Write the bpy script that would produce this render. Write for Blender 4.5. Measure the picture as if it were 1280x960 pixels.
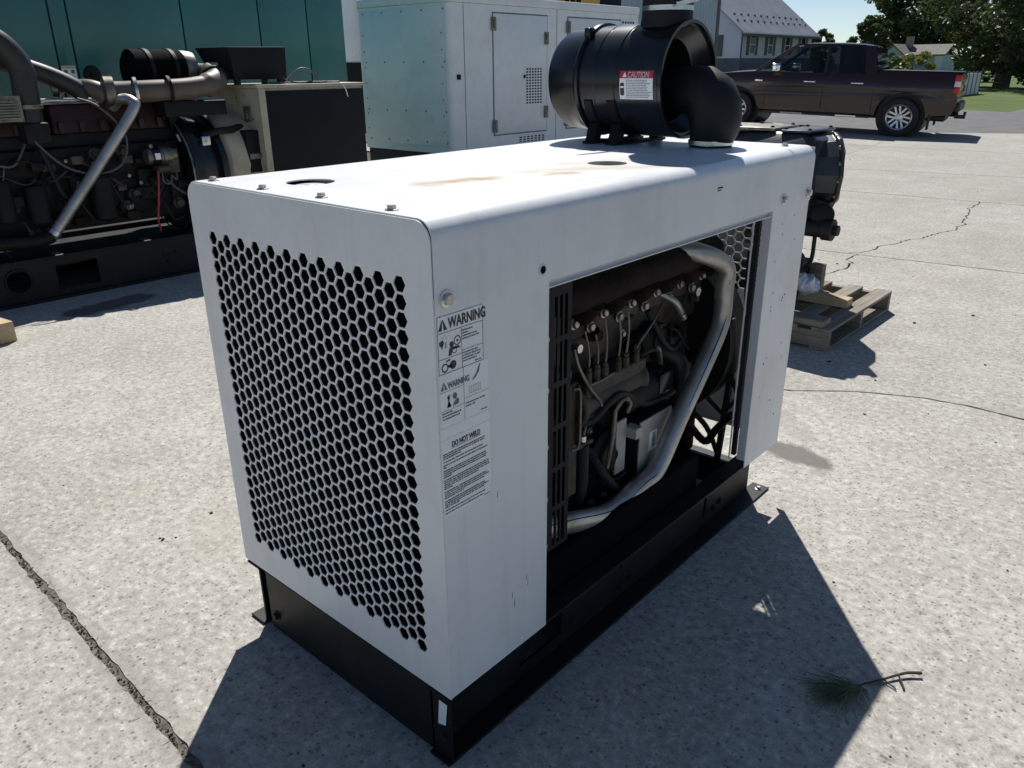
import bpy, bmesh, math, random
from mathutils import Vector, Matrix
R = math.radians
random.seed(11)
for o in list(bpy.data.objects): bpy.data.objects.remove(o)
scn = bpy.context.scene
col = scn.collection

# ------------------------------------------------------------------ camera, sky, sun, exposure
cam_d = bpy.data.cameras.new('camera'); cam = bpy.data.objects.new('camera', cam_d); col.objects.link(cam)
scn.camera = cam
cam_d.sensor_width = 36.0; cam_d.lens = 982.716/1280*36; cam_d.clip_start = .05; cam_d.clip_end = 2000
yaw, pitch, roll = -.7251, -.3842, -.0088
fwd = Vector((math.sin(yaw)*math.cos(pitch), math.cos(yaw)*math.cos(pitch), math.sin(pitch)))
rgt = Vector((math.cos(yaw), -math.sin(yaw), 0)); upv = rgt.cross(fwd)
r2 = math.cos(roll)*rgt + math.sin(roll)*upv; u2 = -math.sin(roll)*rgt + math.cos(roll)*upv
m = Matrix((r2, u2, -fwd)).transposed().to_4x4(); m.translation = Vector((.9932, -.9107, 1.4826))
cam.matrix_world = m

SUN_EL = 50.3
SUN_AZ = math.atan2(-.64, .745)            # direction towards the sun in the ground plane, from +Y towards +X
to_sun = Vector((math.sin(SUN_AZ)*math.cos(R(SUN_EL)), math.cos(SUN_AZ)*math.cos(R(SUN_EL)), math.sin(R(SUN_EL))))
w = bpy.data.worlds.new('World'); scn.world = w; w.use_nodes = True
nt = w.node_tree; bg = nt.nodes['Background']
sky = nt.nodes.new('ShaderNodeTexSky'); sky.sky_type = 'NISHITA'; sky.sun_disc = False
sky.sun_elevation = R(SUN_EL); sky.sun_rotation = SUN_AZ
sky.altitude = 3000; sky.air_density = 1.0; sky.dust_density = 1.0; sky.ozone_density = 1.0
nt.links.new(sky.outputs[0], bg.inputs[0]); bg.inputs[1].default_value = .070
sd = bpy.data.lights.new('sun', 'SUN'); sd.energy = 4.6; sd.angle = R(.53); sd.color = (1, .965, .915)
so = bpy.data.objects.new('sun', sd); col.objects.link(so)
so.rotation_euler = (-to_sun).to_track_quat('-Z', 'Y').to_euler(); so.location = (0, 0, 20)
scn.view_settings.view_transform = 'Standard'; scn.view_settings.look = 'None'
scn.view_settings.exposure = .33; scn.view_settings.gamma = 1
scn.view_settings.use_curve_mapping = False
cy = scn.cycles; cy.max_bounces = 7; cy.diffuse_bounces = 3; cy.glossy_bounces = 3; cy.transmission_bounces = 4; cy.transparent_max_bounces = 6
cy.use_adaptive_sampling = True; cy.adaptive_threshold = .018; cy.caustics_reflective = False; cy.caustics_refractive = False

# ------------------------------------------------------------------ materials
MATS = {}
class NB:
    def __init__(s, name):
        s.m = bpy.data.materials.new(name); s.m.use_nodes = True; s.t = s.m.node_tree
        s.p = s.t.nodes['Principled BSDF']; MATS[name] = s.m
        s.tc = s.n('ShaderNodeTexCoord').outputs['Object']
    def n(s, t, **k):
        x = s.t.nodes.new(t)
        for a, b in k.items(): setattr(x, a, b)
        return x
    def l(s, a, b): s.t.links.new(a, b)
    def setin(s, sock, v):
        if hasattr(v, 'is_output') or isinstance(v, bpy.types.NodeSocket): s.l(v, sock)
        else: sock.default_value = v
    def math(s, op, a, b=0, c=0, clamp=False):
        x = s.n('ShaderNodeMath', operation=op, use_clamp=clamp)
        for i, v in enumerate((a, b, c)): s.setin(x.inputs[i], v)
        return x.outputs[0]
    def vmath(s, op, a, b=(0, 0, 0), scale=None, out=0):
        x = s.n('ShaderNodeVectorMath', operation=op); s.setin(x.inputs[0], a); s.setin(x.inputs[1], b)
        if scale is not None: s.setin(x.inputs[3], scale)
        return x.outputs[out]
    def noise(s, scale, detail=4, rough=.55, vec=None, dim='3D'):
        x = s.n('ShaderNodeTexNoise', noise_dimensions=dim); s.l(vec or s.tc, x.inputs['Vector'])
        x.inputs['Scale'].default_value = scale; x.inputs['Detail'].default_value = detail; x.inputs['Roughness'].default_value = rough
        return x.outputs['Fac']
    def voro(s, scale, feature='F1', out='Distance', vec=None, rnd=1):
        x = s.n('ShaderNodeTexVoronoi', feature=feature); s.l(vec or s.tc, x.inputs['Vector'])
        x.inputs['Scale'].default_value = scale; x.inputs['Randomness'].default_value = rnd
        return x.outputs[out]
    def ramp(s, fac, stops):
        x = s.n('ShaderNodeValToRGB'); e = x.color_ramp.elements
        while len(e) < len(stops): e.new(.5)
        for q, (p, c) in zip(e, stops):
            q.position = p; q.color = (c, c, c, 1) if isinstance(c, (int, float)) else (*c, 1)
        s.l(fac, x.inputs[0]); return x.outputs[0]
    def mix(s, fac, a, b, mode='MIX'):
        x = s.n('ShaderNodeMix', data_type='RGBA', blend_type=mode)
        s.setin(x.inputs[0], fac)
        for i, v in ((6, a), (7, b)):
            if isinstance(v, tuple) and len(v) == 3: v = (*v, 1)
            s.setin(x.inputs[i], v)
        return x.outputs[2]
    def seg(s, a, b, vec=None):      # distance to a segment
        a = Vector(a); b = Vector(b); ba = b - a
        pa = s.vmath('SUBTRACT', vec or s.tc, tuple(a))
        t = s.math('MULTIPLY', s.vmath('DOT_PRODUCT', pa, tuple(ba), out=1), 1/ba.length_squared, clamp=True)
        q = s.n('ShaderNodeVectorMath', operation='SCALE'); q.inputs[0].default_value = ba; s.l(t, q.inputs[3])
        return s.vmath('LENGTH', s.vmath('SUBTRACT', pa, q.outputs[0]), out=1)
    def bump(s, h, strength=.3, dist=.01):
        x = s.n('ShaderNodeBump'); s.l(h, x.inputs['Height']); x.inputs['Strength'].default_value = strength
        x.inputs['Distance'].default_value = dist; s.l(x.outputs[0], s.p.inputs['Normal'])
    def fin(s, color=None, rough=None, metal=0, spec=.5, coat=0):
        if color is not None: s.setin(s.p.inputs['Base Color'], (*color, 1) if isinstance(color, tuple) else color)
        if rough is not None: s.setin(s.p.inputs['Roughness'], rough)
        s.p.inputs['Metallic'].default_value = metal; s.p.inputs['Specular IOR Level'].default_value = spec
        s.p.inputs['Coat Weight'].default_value = coat; s.p.inputs['Coat Roughness'].default_value = .08
        return s.m

def pm(name, c, rough=.5, metal=0, var=.2, vs=6, grime=None, ga=.5, bump=0, bs=80, spec=.5, coat=0, rv=.12):
    """plain material: base colour with cloudy variation, optional grime patches, roughness variation, fine relief"""
    b = NB(name)
    n = b.noise(vs, 5)
    lo = tuple(x*(1-var) for x in c); hi = tuple(min(1, x*(1+var)) for x in c)
    cc = b.ramp(n, [(.3, lo), (.7, hi)])
    if grime:
        g = b.ramp(b.noise(vs*.7+3, 8, .7), [(.48, 0), (.66, ga)])
        cc = b.mix(g, cc, grime)
    r = b.math('ADD', rough - rv/2, b.math('MULTIPLY', b.noise(vs*2.3, 4), rv), clamp=True)
    if bump: b.bump(b.noise(bs, 4, .6), bump, .004)
    return b.fin(cc, r, metal, spec, coat)

# white powder-coated sheet of the power unit, with the tan rust streaks that lie on its lid
b = NB('white_sheet')
base = b.ramp(b.noise(3, 5), [(.3, (.785, .798, .815)), (.7, (.83, .84, .85))])
nz = b.n('ShaderNodeTexNoise'); b.l(b.tc, nz.inputs['Vector']); nz.inputs['Scale'].default_value = 14; nz.inputs['Detail'].default_value = 5
warp = b.vmath('ADD', b.tc, b.vmath('SCALE', b.vmath('SUBTRACT', nz.outputs['Color'], (.5, .5, .5)), scale=.07))
streak = b.noise(9, 5, .6, vec=b.vmath('MULTIPLY', b.tc, (7, 1, 1)))
for a, e, wd, amt, cl in (((-.335, .31, 1.241), (-.295, .47, 1.241), .055, .75, (.52, .35, .15)),
                          ((-.315, .37, 1.241), (-.30, .44, 1.241), .03, .6, (.42, .24, .08)), ((-.225, .60, 1.241), (-.20, .66, 1.241), .035, .6, (.48, .30, .11)),
                          ((-.42, .55, 1.241), (-.17, .66, 1.241), .012, .38, (.42, .24, .08)),
                          ((-.30, .62, 1.241), (-.10, .92, 1.241), .055, .45, (.60, .46, .24)),
                          ((-.34, .80, 1.241), (-.24, 1.02, 1.241), .085, .22, (.60, .48, .28)),
                          ((-.004, 1.52, 1.241), (-.03, 1.53, 1.225), .016, .6, (.45, .27, .1)),
                          ((-.60, .12, 1.241), (-.53, .26, 1.241), .05, .10, (.5, .45, .35))):
    dd = b.seg(a, e, warp)
    f = b.math('MULTIPLY', b.math('SUBTRACT', 1, b.math('DIVIDE', dd, wd), clamp=True), amt*1.4, clamp=True)
    f = b.math('MULTIPLY', f, b.math('ADD', .45, streak), clamp=True)
    base = b.mix(f, base, cl)
speck = b.ramp(b.voro(55), [(.035, 1), (.06, 0)])
speck = b.math('MULTIPLY', speck, b.ramp(b.noise(4, 3), [(.5, 0), (.62, .65)]))
base = b.mix(speck, base, (.16, .14, .12))
smear = b.ramp(b.noise(2.6, 5, .75), [(.47, 0), (.72, .42)])
base = b.mix(smear, base, (.56, .55, .52))
runs = b.ramp(b.noise(1, 4, .65, vec=b.vmath('MULTIPLY', b.tc, (26, 26, 1.6))), [(.52, 0), (.78, .30)])
base = b.mix(runs, base, (.60, .585, .55))
b.bump(b.math('ADD', b.math('MULTIPLY', b.noise(4.5, 2), 1.0), b.math('MULTIPLY', b.noise(120, 2), .03)), .10, .02)
b.fin(base, b.math('ADD', .26, b.math('MULTIPLY', b.noise(7, 4), .14)), 0, .5)

pm('black_skid', (.0075, .0085, .010), .5, var=.3, grime=(.022, .023, .024), ga=.5, bump=.15, bs=120, spec=.3)
pm('black_gloss', (.007, .008, .010), .24, var=.25, vs=4, grime=(.03, .033, .036), ga=.25, spec=.5)
pm('black_rubber', (.009, .0095, .011), .6, var=.2, bump=.12, bs=200, grime=(.022, .023, .025), ga=.5, spec=.35)
pm('black_panel', (.007, .008, .010), .62, var=.2, spec=.25)
pm('black_matt', (.003, .003, .004), .9, spec=.08, var=.3)
pm('cast_grey', (.068, .055, .040), .62, metal=.15, var=.45, vs=14, grime=(.012, .011, .010), ga=.85, bump=.4, bs=90)
pm('cast_dark', (.010, .0098, .0095), .62, metal=.1, var=.45, vs=14, grime=(.006, .006, .006), ga=.8, bump=.4, bs=90, spec=.3)
pm('rust_cast', (.018, .011, .009), .85, var=.5, vs=18, grime=(.009, .007, .007), ga=.7, bump=.4, bs=140, spec=.2)
pm('red_cover', (.038, .012, .008), .62, var=.35, vs=8, grime=(.03, .018, .015), ga=.7, bump=.15)
pm('bolt_zinc', (.42, .40, .36), .36, metal=.9, var=.25, vs=30, grime=(.16, .13, .09), ga=.6)
pm('gear_black', (.028, .032, .038), .34, var=.3, vs=7, grime=(.010, .010, .011), ga=.7, bump=.2, bs=60)
pm('steel_clamp', (.60, .60, .58), .28, metal=.95, var=.12, vs=30)
pm('steel_line', (.22, .205, .17), .42, metal=.75, var=.3, vs=20, grime=(.06, .05, .04), ga=.7)
pm('ecu_face', (.42, .40, .36), .5, metal=.1, var=.15, grime=(.2, .18, .15), ga=.5)
pm('label_white', (.88, .895, .91), .4, var=.05, vs=12)
pm('print_black', (.02, .02, .022), .5, var=.1)
pm('print_grey', (.14, .145, .15), .5, var=.1)
pm('label_red', (.42, .02, .03), .4, var=.1)
pm('teal_paint', (.015, .155, .146), .26, var=.12, vs=1.5, grime=(.03, .13, .12), ga=.3, coat=.3)
pm('teal_dark', (.006, .03, .03), .5, var=.1)
pm('tan_paint', (.46, .42, .31), .5, var=.12, vs=4, grime=(.25, .21, .14), ga=.55)
pm('pale_enclosure', (.75, .79, .81), .24, var=.04, vs=1.5, grime=(.55, .58, .6), ga=.3)
pm('seam_grey', (.16, .17, .18), .6, var=.1)
pm('hose_tan', (.115, .088, .070), .5, var=.2, vs=6, grime=(.08, .06, .05), ga=.5)
pm('hose_dark', (.015, .015, .017), .5, var=.2, grime=(.05, .05, .05), ga=.4)
pm('yellow_paint', (.78, .44, .07), .45, var=.1, grime=(.3, .18, .05), ga=.4)
pm('red_wire', (.40, .03, .03), .5, var=.1)
pm('cable_grey', (.09, .09, .085), .6, var=.2)
pm('plastic_white', (.62, .66, .70), .3, var=.08)
pm('truck_paint', (.024, .0055, .004), .20, var=.1, vs=3, coat=.4, grime=(.045, .02, .015), ga=.12)
pm('chrome', (.75, .75, .75), .12, metal=1, var=.05)
pm('wheel_alloy', (.62, .63, .64), .26, metal=.85, var=.08)
pm('tyre', (.018, .018, .019), .75, var=.2, bump=.2, bs=60)
pm('trim_black', (.014, .014, .015), .45, var=.1)
pm('lamp_red', (.55, .012, .016), .2, var=.05)
pm('lamp_clear', (.75, .76, .77), .2, var=.05)
pm('house_siding', (.62, .66, .72), .6, var=.05, vs=1)
pm('house_base', (.11, .13, .16), .8, var=.2, vs=2)
pm('house_roof', (.36, .37, .39), .5, metal=.0, var=.12, vs=1)
pm('roof_ridge', (.60, .61, .63), .45, var=.1, vs=1)
pm('trim_white', (.78, .79, .80), .5, var=.04)
pm('shutter', (.075, .09, .11), .6, var=.1)
pm('window_dark', (.02, .025, .03), .08, var=.1)
pm('shingle', (.16, .14, .12), .85, var=.3, vs=3)
pm('far_wall', (.50, .60, .68), .7, var=.06, vs=1)
pm('brick_far', (.32, .28, .25), .8, var=.3, vs=6)
pm('bark', (.075, .058, .042), .9, var=.4, vs=5, bump=.6, bs=14)
pm('asphalt', (.10, .10, .102), .85, var=.25, vs=2, grime=(.15, .15, .15), ga=.5, bump=.5, bs=70)
pm('dirt', (.055, .045, .034), .95, var=.5, vs=25, grime=(.03, .04, .015), ga=.6, bump=.8, bs=60)
pm('joint_soil', (.14, .126, .102), .95, var=.5, vs=60, grime=(.05, .045, .03), ga=.8, bump=.9, bs=90)
pm('dry_bits', (.20, .165, .11), .9, var=.5, vs=40)
pm('twig_bark', (.055, .042, .035), .85, var=.4, vs=40)
pm('needle_green', (.085, .125, .040), .6, var=.3, vs=20)

def leaf_mat(name, c1, c2, tr=.35):
    b = NB(name)
    cc = b.ramp(b.noise(1.1, 3), [(.35, c1), (.65, c2)])
    b.fin(cc, .5, 0, .35)
    t = b.n('ShaderNodeBsdfTranslucent'); b.l(cc, t.inputs['Color'])
    mx = b.n('ShaderNodeMixShader'); mx.inputs[0].default_value = tr
    b.l(b.p.outputs[0], mx.inputs[1]); b.l(t.outputs[0], mx.inputs[2])
    b.l(mx.outputs[0], b.t.nodes['Material Output'].inputs['Surface'])
leaf_mat('leaf_dark', (.055, .078, .032), (.105, .135, .052), .36)
leaf_mat('leaf_mid', (.065, .095, .032), (.12, .155, .052), .36)
leaf_mat('leaf_yellow', (.16, .19, .04), (.24, .24, .06), .3)
leaf_mat('grass_leaf', (.085, .15, .025), (.14, .20, .045), .3)

# galvanised tube with grime along it
b = NB('galvanised')
c = b.ramp(b.noise(9, 5, .6), [(.3, (.36, .352, .335)), (.7, (.54, .53, .51))])
gr = b.ramp(b.noise(6, 7, .7), [(.5, 0), (.68, .75)])
c = b.mix(gr, c, (.30, .25, .18))
b.bump(b.noise(40, 4), .12, .003)
b.fin(c, b.math('ADD', .30, b.math('MULTIPLY', b.noise(15, 3), .2)), .75)
# tinted car glass
def glass(name, tint, trans):
    b = NB(name)
    b.fin((.01, .012, .014), .04, 0, .6)
    t = b.n('ShaderNodeBsdfTransparent'); t.inputs[0].default_value = (*tint, 1)
    mx = b.n('ShaderNodeMixShader'); mx.inputs[0].default_value = trans
    b.l(b.p.outputs[0], mx.inputs[1]); b.l(t.outputs[0], mx.inputs[2])
    b.l(mx.outputs[0], b.t.nodes['Material Output'].inputs['Surface'])
glass('glass_clear', (.62, .70, .72), .62)
glass('glass_tint', (.10, .11, .12), .35)

# weathered exposed-aggregate concrete
b = NB('concrete')
big = b.noise(.8, 4, .65); mid = b.noise(5, 4, .72); g1 = b.noise(34, 5, .82)
oi = b.n('ShaderNodeObjectInfo')
c = b.ramp(big, [(.30, (.315, .302, .268)), (.5, (.405, .393, .36)), (.70, (.46, .45, .42))])
c = b.mix(b.ramp(mid, [(.40, .0), (.66, .7)]), c, (.315, .302, .275))
c = b.mix(b.ramp(mid, [(.30, .5), (.42, 0)]), c, (.50, .485, .45))
c = b.mix(b.ramp(g1, [(.34, .9), (.49, 0)]), c, (.22, .211, .192))
c = b.mix(b.ramp(g1, [(.52, 0), (.66, .75)]), c, (.62, .605, .57))
for sc_, thr, amt, cl in ((84, .60, 1.3, (.16, .153, .14)), (40, .94, .8, (.20, .195, .185))):
    vc = b.n('ShaderNodeTexVoronoi'); b.l(b.tc, vc.inputs['Vector']); vc.inputs['Scale'].default_value = sc_
    sepc = b.n('ShaderNodeSeparateColor'); b.l(vc.outputs['Color'], sepc.inputs[0])
    pk = b.math('MULTIPLY', b.math('GREATER_THAN', sepc.outputs[0], thr), b.math('MULTIPLY', sepc.outputs[1], amt))
    c = b.mix(b.math('MULTIPLY', pk, b.ramp(b.math('ADD', vc.outputs['Distance'], b.math('MULTIPLY', b.math('SUBTRACT', g1, .5), .8)), [(.20, 1), (.46, 0)])), c, cl)
tan = b.ramp(b.noise(1.3, 3, .6), [(.62, 0), (.75, .4)])
c = b.mix(tan, c, (.44, .375, .27))
# damp patches and drips of oil, where they lie on the yard
nz = b.n('ShaderNodeTexNoise'); b.l(b.tc, nz.inputs['Vector']); nz.inputs['Scale'].default_value = 9; nz.inputs['Detail'].default_value = 5
wp = b.vmath('ADD', b.tc, b.vmath('SCALE', b.vmath('SUBTRACT', nz.outputs['Color'], (.5, .5, .5)), scale=.12))
for a, e, wd, amt, cl in (((-2.4, -.335, 0), (.6, -.405, 0), .05, .42, (.24, .222, .19)), ((-.12, 2.02, 0), (.04, 2.00, 0), .085, .9, (.13, .12, .11)), ((.075, 1.93, 0), (.09, 1.90, 0), .03, .45, (.22, .20, .18)),
                          ((-.1, 2.2, 0), (-.25, 2.35, 0), .07, .4, (.24, .22, .20)),
                          ((.66, 2.62, 0), (.70, 2.63, 0), .022, .75, (.15, .14, .13)), ((.72, 2.54, 0), (.74, 2.545, 0), .022, .7, (.15, .14, .13)),
                          ((.98, 1.42, 0), (1.1, 1.40, 0), .07, .4, (.25, .235, .21)),
                          ((-4.45, .95, 0), (-4.5, 1.35, 0), .14, .85, (.08, .075, .07)),
                          ((-1.45, .2, 0), (-1.25, .1, 0), .10, .3, (.33, .31, .25))):
    dd = b.seg(a, e, wp)
    f = b.ramp(b.math('DIVIDE', dd, wd), [(.62, amt), (1.0, 0)])
    c = b.mix(f, c, cl)
c = b.mix(1.0, c, oi.outputs['Color'], 'MULTIPLY'); c = b.mix(1.0, c, (1.03, 1.015, .985), 'MULTIPLY')
h = b.math('SUBTRACT', b.math('MULTIPLY', g1, 1.0), b.math('MULTIPLY', b.ramp(mid, [(.30, 1), (.42, 0)]), .3))
b.bump(h, .45, .005)
b.fin(c, .82, 0, .35)

# weathered softwood
def wood(name, c1, c2, axis):
    b = NB(name)
    sc = [38, 38, 38]; sc[axis] = 2.2
    v = b.vmath('MULTIPLY', b.tc, tuple(sc))
    g = b.noise(1, 6, .65, vec=v); big = b.noise(5, 4)
    c = b.ramp(g, [(.32, c1), (.68, c2)])
    c = b.mix(b.ramp(big, [(.45, 0), (.7, .5)]), c, tuple(x*.6 for x in c1))
    b.bump(g, .35, .004)
    b.fin(c, .8, 0, .3)
wood('wood_grey_x', (.15, .128, .10), (.31, .275, .225), 0)
wood('wood_grey_y', (.16, .138, .108), (.33, .295, .245), 1)
wood('wood_new_x', (.44, .33, .19), (.58, .46, .29), 0)

b = NB('lawn')
c = b.ramp(b.noise(.4, 5), [(.35, (.075, .125, .025)), (.7, (.13, .18, .045))])
c = b.mix(b.ramp(b.noise(14, 5), [(.4, .45), (.65, 0)]), c, (.05, .08, .018))
b.bump(b.noise(40, 4), .8, .03)
b.fin(c, .85, 0, .2)

# ------------------------------------------------------------------ mesh helpers
BASE = {}
def link(o): col.objects.link(o); return o
def thing(name, label, cat, loc=(0, 0, 0), group=None):
    o = bpy.data.objects.new(name, None); link(o); o.location = loc; o.empty_display_size = .1
    o['label'] = label; o['category'] = cat
    if group: o['group'] = group
    BASE[o.name] = Vector(loc)
    return o
def tag(o, label, cat, group=None):
    o['label'] = label; o['category'] = cat
    if group: o['group'] = group
    return o
def crv(pts, n=8):
    """Catmull-Rom through the points"""
    P = [Vector(p) for p in pts]; out = []
    for i in range(len(P)-1):
        p0 = P[max(i-1, 0)]; p1 = P[i]; p2 = P[i+1]; p3 = P[min(i+2, len(P)-1)]
        for k in range(n):
            t = k/n
            out.append(.5*((2*p1)+(p2-p0)*t+(2*p0-5*p1+4*p2-p3)*t*t+(3*p1-p0-3*p2+p3)*t**3))
    out.append(P[-1]); return out
def frame(d):
    d = Vector(d).normalized(); a = Vector((0, 0, 1)) if abs(d.z) < .9 else Vector((1, 0, 0))
    u = a.cross(d).normalized(); return u, d.cross(u)
class MB:
    def __init__(s): s.v = []; s.f = []
    def add(s, vs, fs):
        k = len(s.v); s.v += [Vector(x) for x in vs]; s.f += [tuple(i+k for i in f) for f in fs]; return s
    def box(s, x0, x1, y0, y1, z0, z1, M=None):
        vs = [Vector((x, y, z)) for z in (z0, z1) for y in (y0, y1) for x in (x0, x1)]
        if M: vs = [M @ q for q in vs]
        return s.add(vs, [(0, 2, 3, 1), (4, 5, 7, 6), (0, 1, 5, 4), (2, 6, 7, 3), (0, 4, 6, 2), (1, 3, 7, 5)])
    def hexa(s, b4, t4):
        return s.add(list(b4)+list(t4), [(3, 2, 1, 0), (4, 5, 6, 7), (0, 1, 5, 4), (1, 2, 6, 5), (2, 3, 7, 6), (3, 0, 4, 7)])
    def lathe(s, o, d, prof, n=32, cap=True, a0=0, a1=2*math.pi):
        o = Vector(o); d = Vector(d).normalized(); u, v = frame(d); full = abs(a1-a0-2*math.pi) < 1e-6
        m_ = n if full else n+1; vs = []; fs = []
        for (t, r) in prof:
            for i in range(m_):
                a = a0+(a1-a0)*i/n; vs.append(o+d*t+(u*math.cos(a)+v*math.sin(a))*r)
        for k in range(len(prof)-1):
            for i in range(n):
                j = (i+1) % m_; fs.append((k*m_+i, k*m_+j, (k+1)*m_+j, (k+1)*m_+i))
        if cap and full:
            if prof[0][1] > 1e-6: fs.append(tuple(range(m_-1, -1, -1)))
            if prof[-1][1] > 1e-6: fs.append(tuple((len(prof)-1)*m_+i for i in range(m_)))
        return s.add(vs, fs)
    def cyl(s, p, q, r, n=16, r2=None):
        p = Vector(p); q = Vector(q); return s.lathe(p, q-p, [(0, r), ((q-p).length, r if r2 is None else r2)], n)
    def tube(s, pts, r, n=10):
        P = [Vector(p) for p in pts]; N = len(P); rr = r if isinstance(r, (list, tuple)) else [r]*N
        if len(rr) != N: rr = [rr[min(len(rr)-1, 0)]*1 for _ in P]
        t = (P[1]-P[0]).normalized(); u, v = frame(t); vs = []; fs = []
        for i in range(N):
            tn = ((P[min(i+1, N-1)]-P[max(i-1, 0)])).normalized()
            q = t.rotation_difference(tn); u = q @ u; t = tn; v = t.cross(u)
            for k in range(n):
                a = 2*math.pi*k/n; vs.append(P[i]+(u*math.cos(a)+v*math.sin(a))*rr[i])
        for i in range(N-1):
            for k in range(n):
                j = (k+1) % n; fs.append((i*n+k, i*n+j, (i+1)*n+j, (i+1)*n+k))
        fs.append(tuple(range(n-1, -1, -1))); fs.append(tuple((N-1)*n+k for k in range(n)))
        return s.add(vs, fs)
    def prism(s, poly, axis, a0, a1):
        """polygon in the other two axes (in order), extruded along axis from a0 to a1"""
        def P(p, a):
            q = list(p); q.insert(axis, a); return Vector(q)
        n = len(poly); vs = [P(p, a0) for p in poly]+[P(p, a1) for p in poly]
        return s.add(vs, [tuple(range(n-1, -1, -1)), tuple(range(n, 2*n))]+[(i, (i+1) % n, n+(i+1) % n, n+i) for i in range(n)])
    def fill(s, outer, holes, t, O, U, V):
        """sheet with real holes: outline and holes as 2-D loops, thickness t centred on the plane (O, U, V)"""
        cu = bpy.data.curves.new('tmp', 'CURVE'); cu.dimensions = '2D'; cu.fill_mode = 'BOTH'; cu.extrude = t/2
        for lp in [outer]+list(holes):
            sp = cu.splines.new('POLY'); sp.points.add(len(lp)-1)
            for q, p in zip(sp.points, lp): q.co = (p[0], p[1], 0, 1)
            sp.use_cyclic_u = True
        return s._curve(cu, O, U, V)
    def text(s, body, size, O, U, V, align='LEFT', bold=0, sx=.72):
        cu = bpy.data.curves.new('tmp', 'FONT'); cu.body = body; cu.size = size; cu.align_x = align; cu.extrude = .0003; cu.offset = bold
        return s._curve(cu, O, Vector(U)*sx, V, Vector(U).cross(Vector(V)))
    def _curve(s, cu, O, U, V, N=None):
        ob = bpy.data.objects.new('tmp', cu); link(ob)
        me = bpy.data.meshes.new_from_object(ob.evaluated_get(bpy.context.evaluated_depsgraph_get()))
        O = Vector(O); U = Vector(U); V = Vector(V); N = N or U.cross(V)
        s.add([O+U*q.co.x+V*q.co.y+N*q.co.z for q in me.vertices], [tuple(p.vertices) for p in me.polygons])
        bpy.data.objects.remove(ob); bpy.data.curves.remove(cu); bpy.data.meshes.remove(me)
        return s
    def xf(s, M): s.v = [M @ q for q in s.v]; return s
    def mapv(s, fn): s.v = [Vector(fn(q)) for q in s.v]; return s
    def mesh(s, name, base=(0, 0, 0), smooth=35, bev=0, seg=2, weld=False):
        base = Vector(base); me = bpy.data.meshes.new(name)
        me.from_pydata([tuple(q-base) for q in s.v], [], s.f)
        bm = bmesh.new(); bm.from_mesh(me)
        if weld: bmesh.ops.remove_doubles(bm, verts=bm.verts, dist=1e-5)
        bmesh.ops.recalc_face_normals(bm, faces=bm.faces)
        if bev:
            ed = [e for e in bm.edges if len(e.link_faces) == 2 and e.calc_face_angle(0) > R(30)]
            bmesh.ops.bevel(bm, geom=ed, offset=bev, segments=seg, affect='EDGES', profile=.5, clamp_overlap=True)
        bm.to_mesh(me); bm.free()
        if smooth:
            for p in me.polygons: p.use_smooth = True
            me.set_sharp_from_angle(angle=R(smooth))
        return me
    def build(s, name, mat, parent=None, smooth=35, bev=0, seg=2, label=None, kind=None, weld=False):
        base = Vector((0, 0, 0))
        if parent is not None:
            q = parent
            while q.parent: q = q.parent
            base = BASE.get(q.name, Vector((0, 0, 0)))
        me = s.mesh(name, base, smooth, bev, seg, weld); me.materials.append(MATS[mat])
        o = bpy.data.objects.new(name, me); link(o)
        if parent is not None: o.parent = parent
        else: BASE[o.name] = Vector((0, 0, 0))
        if label: o['label'] = label
        if kind: o['kind'] = kind
        return o
def rootbase(o):
    while o.parent: o = o.parent
    return BASE.get(o.name, Vector((0, 0, 0)))
def inst(me, name, parent, loc, rot=None):
    o = bpy.data.objects.new(name, me); link(o); o.parent = parent
    o.location = Vector(loc)-rootbase(parent)
    if rot: o.rotation_euler = rot
    return o
def mesh_mat(mb, name, mat, **k):
    me = mb.mesh(name, **k); me.materials.append(MATS[mat]); return me
def circle(cx, cy, r, n=24, ry=None): return [(cx+r*math.cos(2*math.pi*i/n), cy+(ry or r)*math.sin(2*math.pi*i/n)) for i in range(n)]
def hexloop(cx, cy, r): return [(cx+r*math.cos(R(60*i)), cy+r*math.sin(R(60*i))) for i in range(6)]
def rrect(x0, x1, y0, y1, r, n=4):
    out = []
    for cx, cy, a in ((x1-r, y1-r, 0), (x0+r, y1-r, 90), (x0+r, y0+r, 180), (x1-r, y0+r, 270)):
        out += [(cx+r*math.cos(R(a+90*i/n)), cy+r*math.sin(R(a+90*i/n))) for i in range(n+1)]
    return out
# hex-head bolt with washer, pointing along +X
def bolt_mesh(r, mat, flange=True):
    mb = MB()
    if flange: mb.lathe((0, 0, 0), (1, 0, 0), [(0, r*1.45), (r*.22, r*1.4), (r*.3, r*1.1)], 16)
    mb.lathe((r*.2, 0, 0), (1, 0, 0), [(0, r), (r*.7, r), (r*.85, r*.82)], 6)
    return mesh_mat(mb, 'bolt', mat, smooth=30)
BOLT = bolt_mesh(.009, 'bolt_zinc'); BOLT_D = bolt_mesh(.010, 'cast_dark'); BOLT_S = bolt_mesh(.012, 'bolt_zinc')
BOLT_L = bolt_mesh(.0115, 'steel_clamp')
UPROT = (0, -math.pi/2, 0); FRONT = (0, 0, -math.pi/2)

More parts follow.
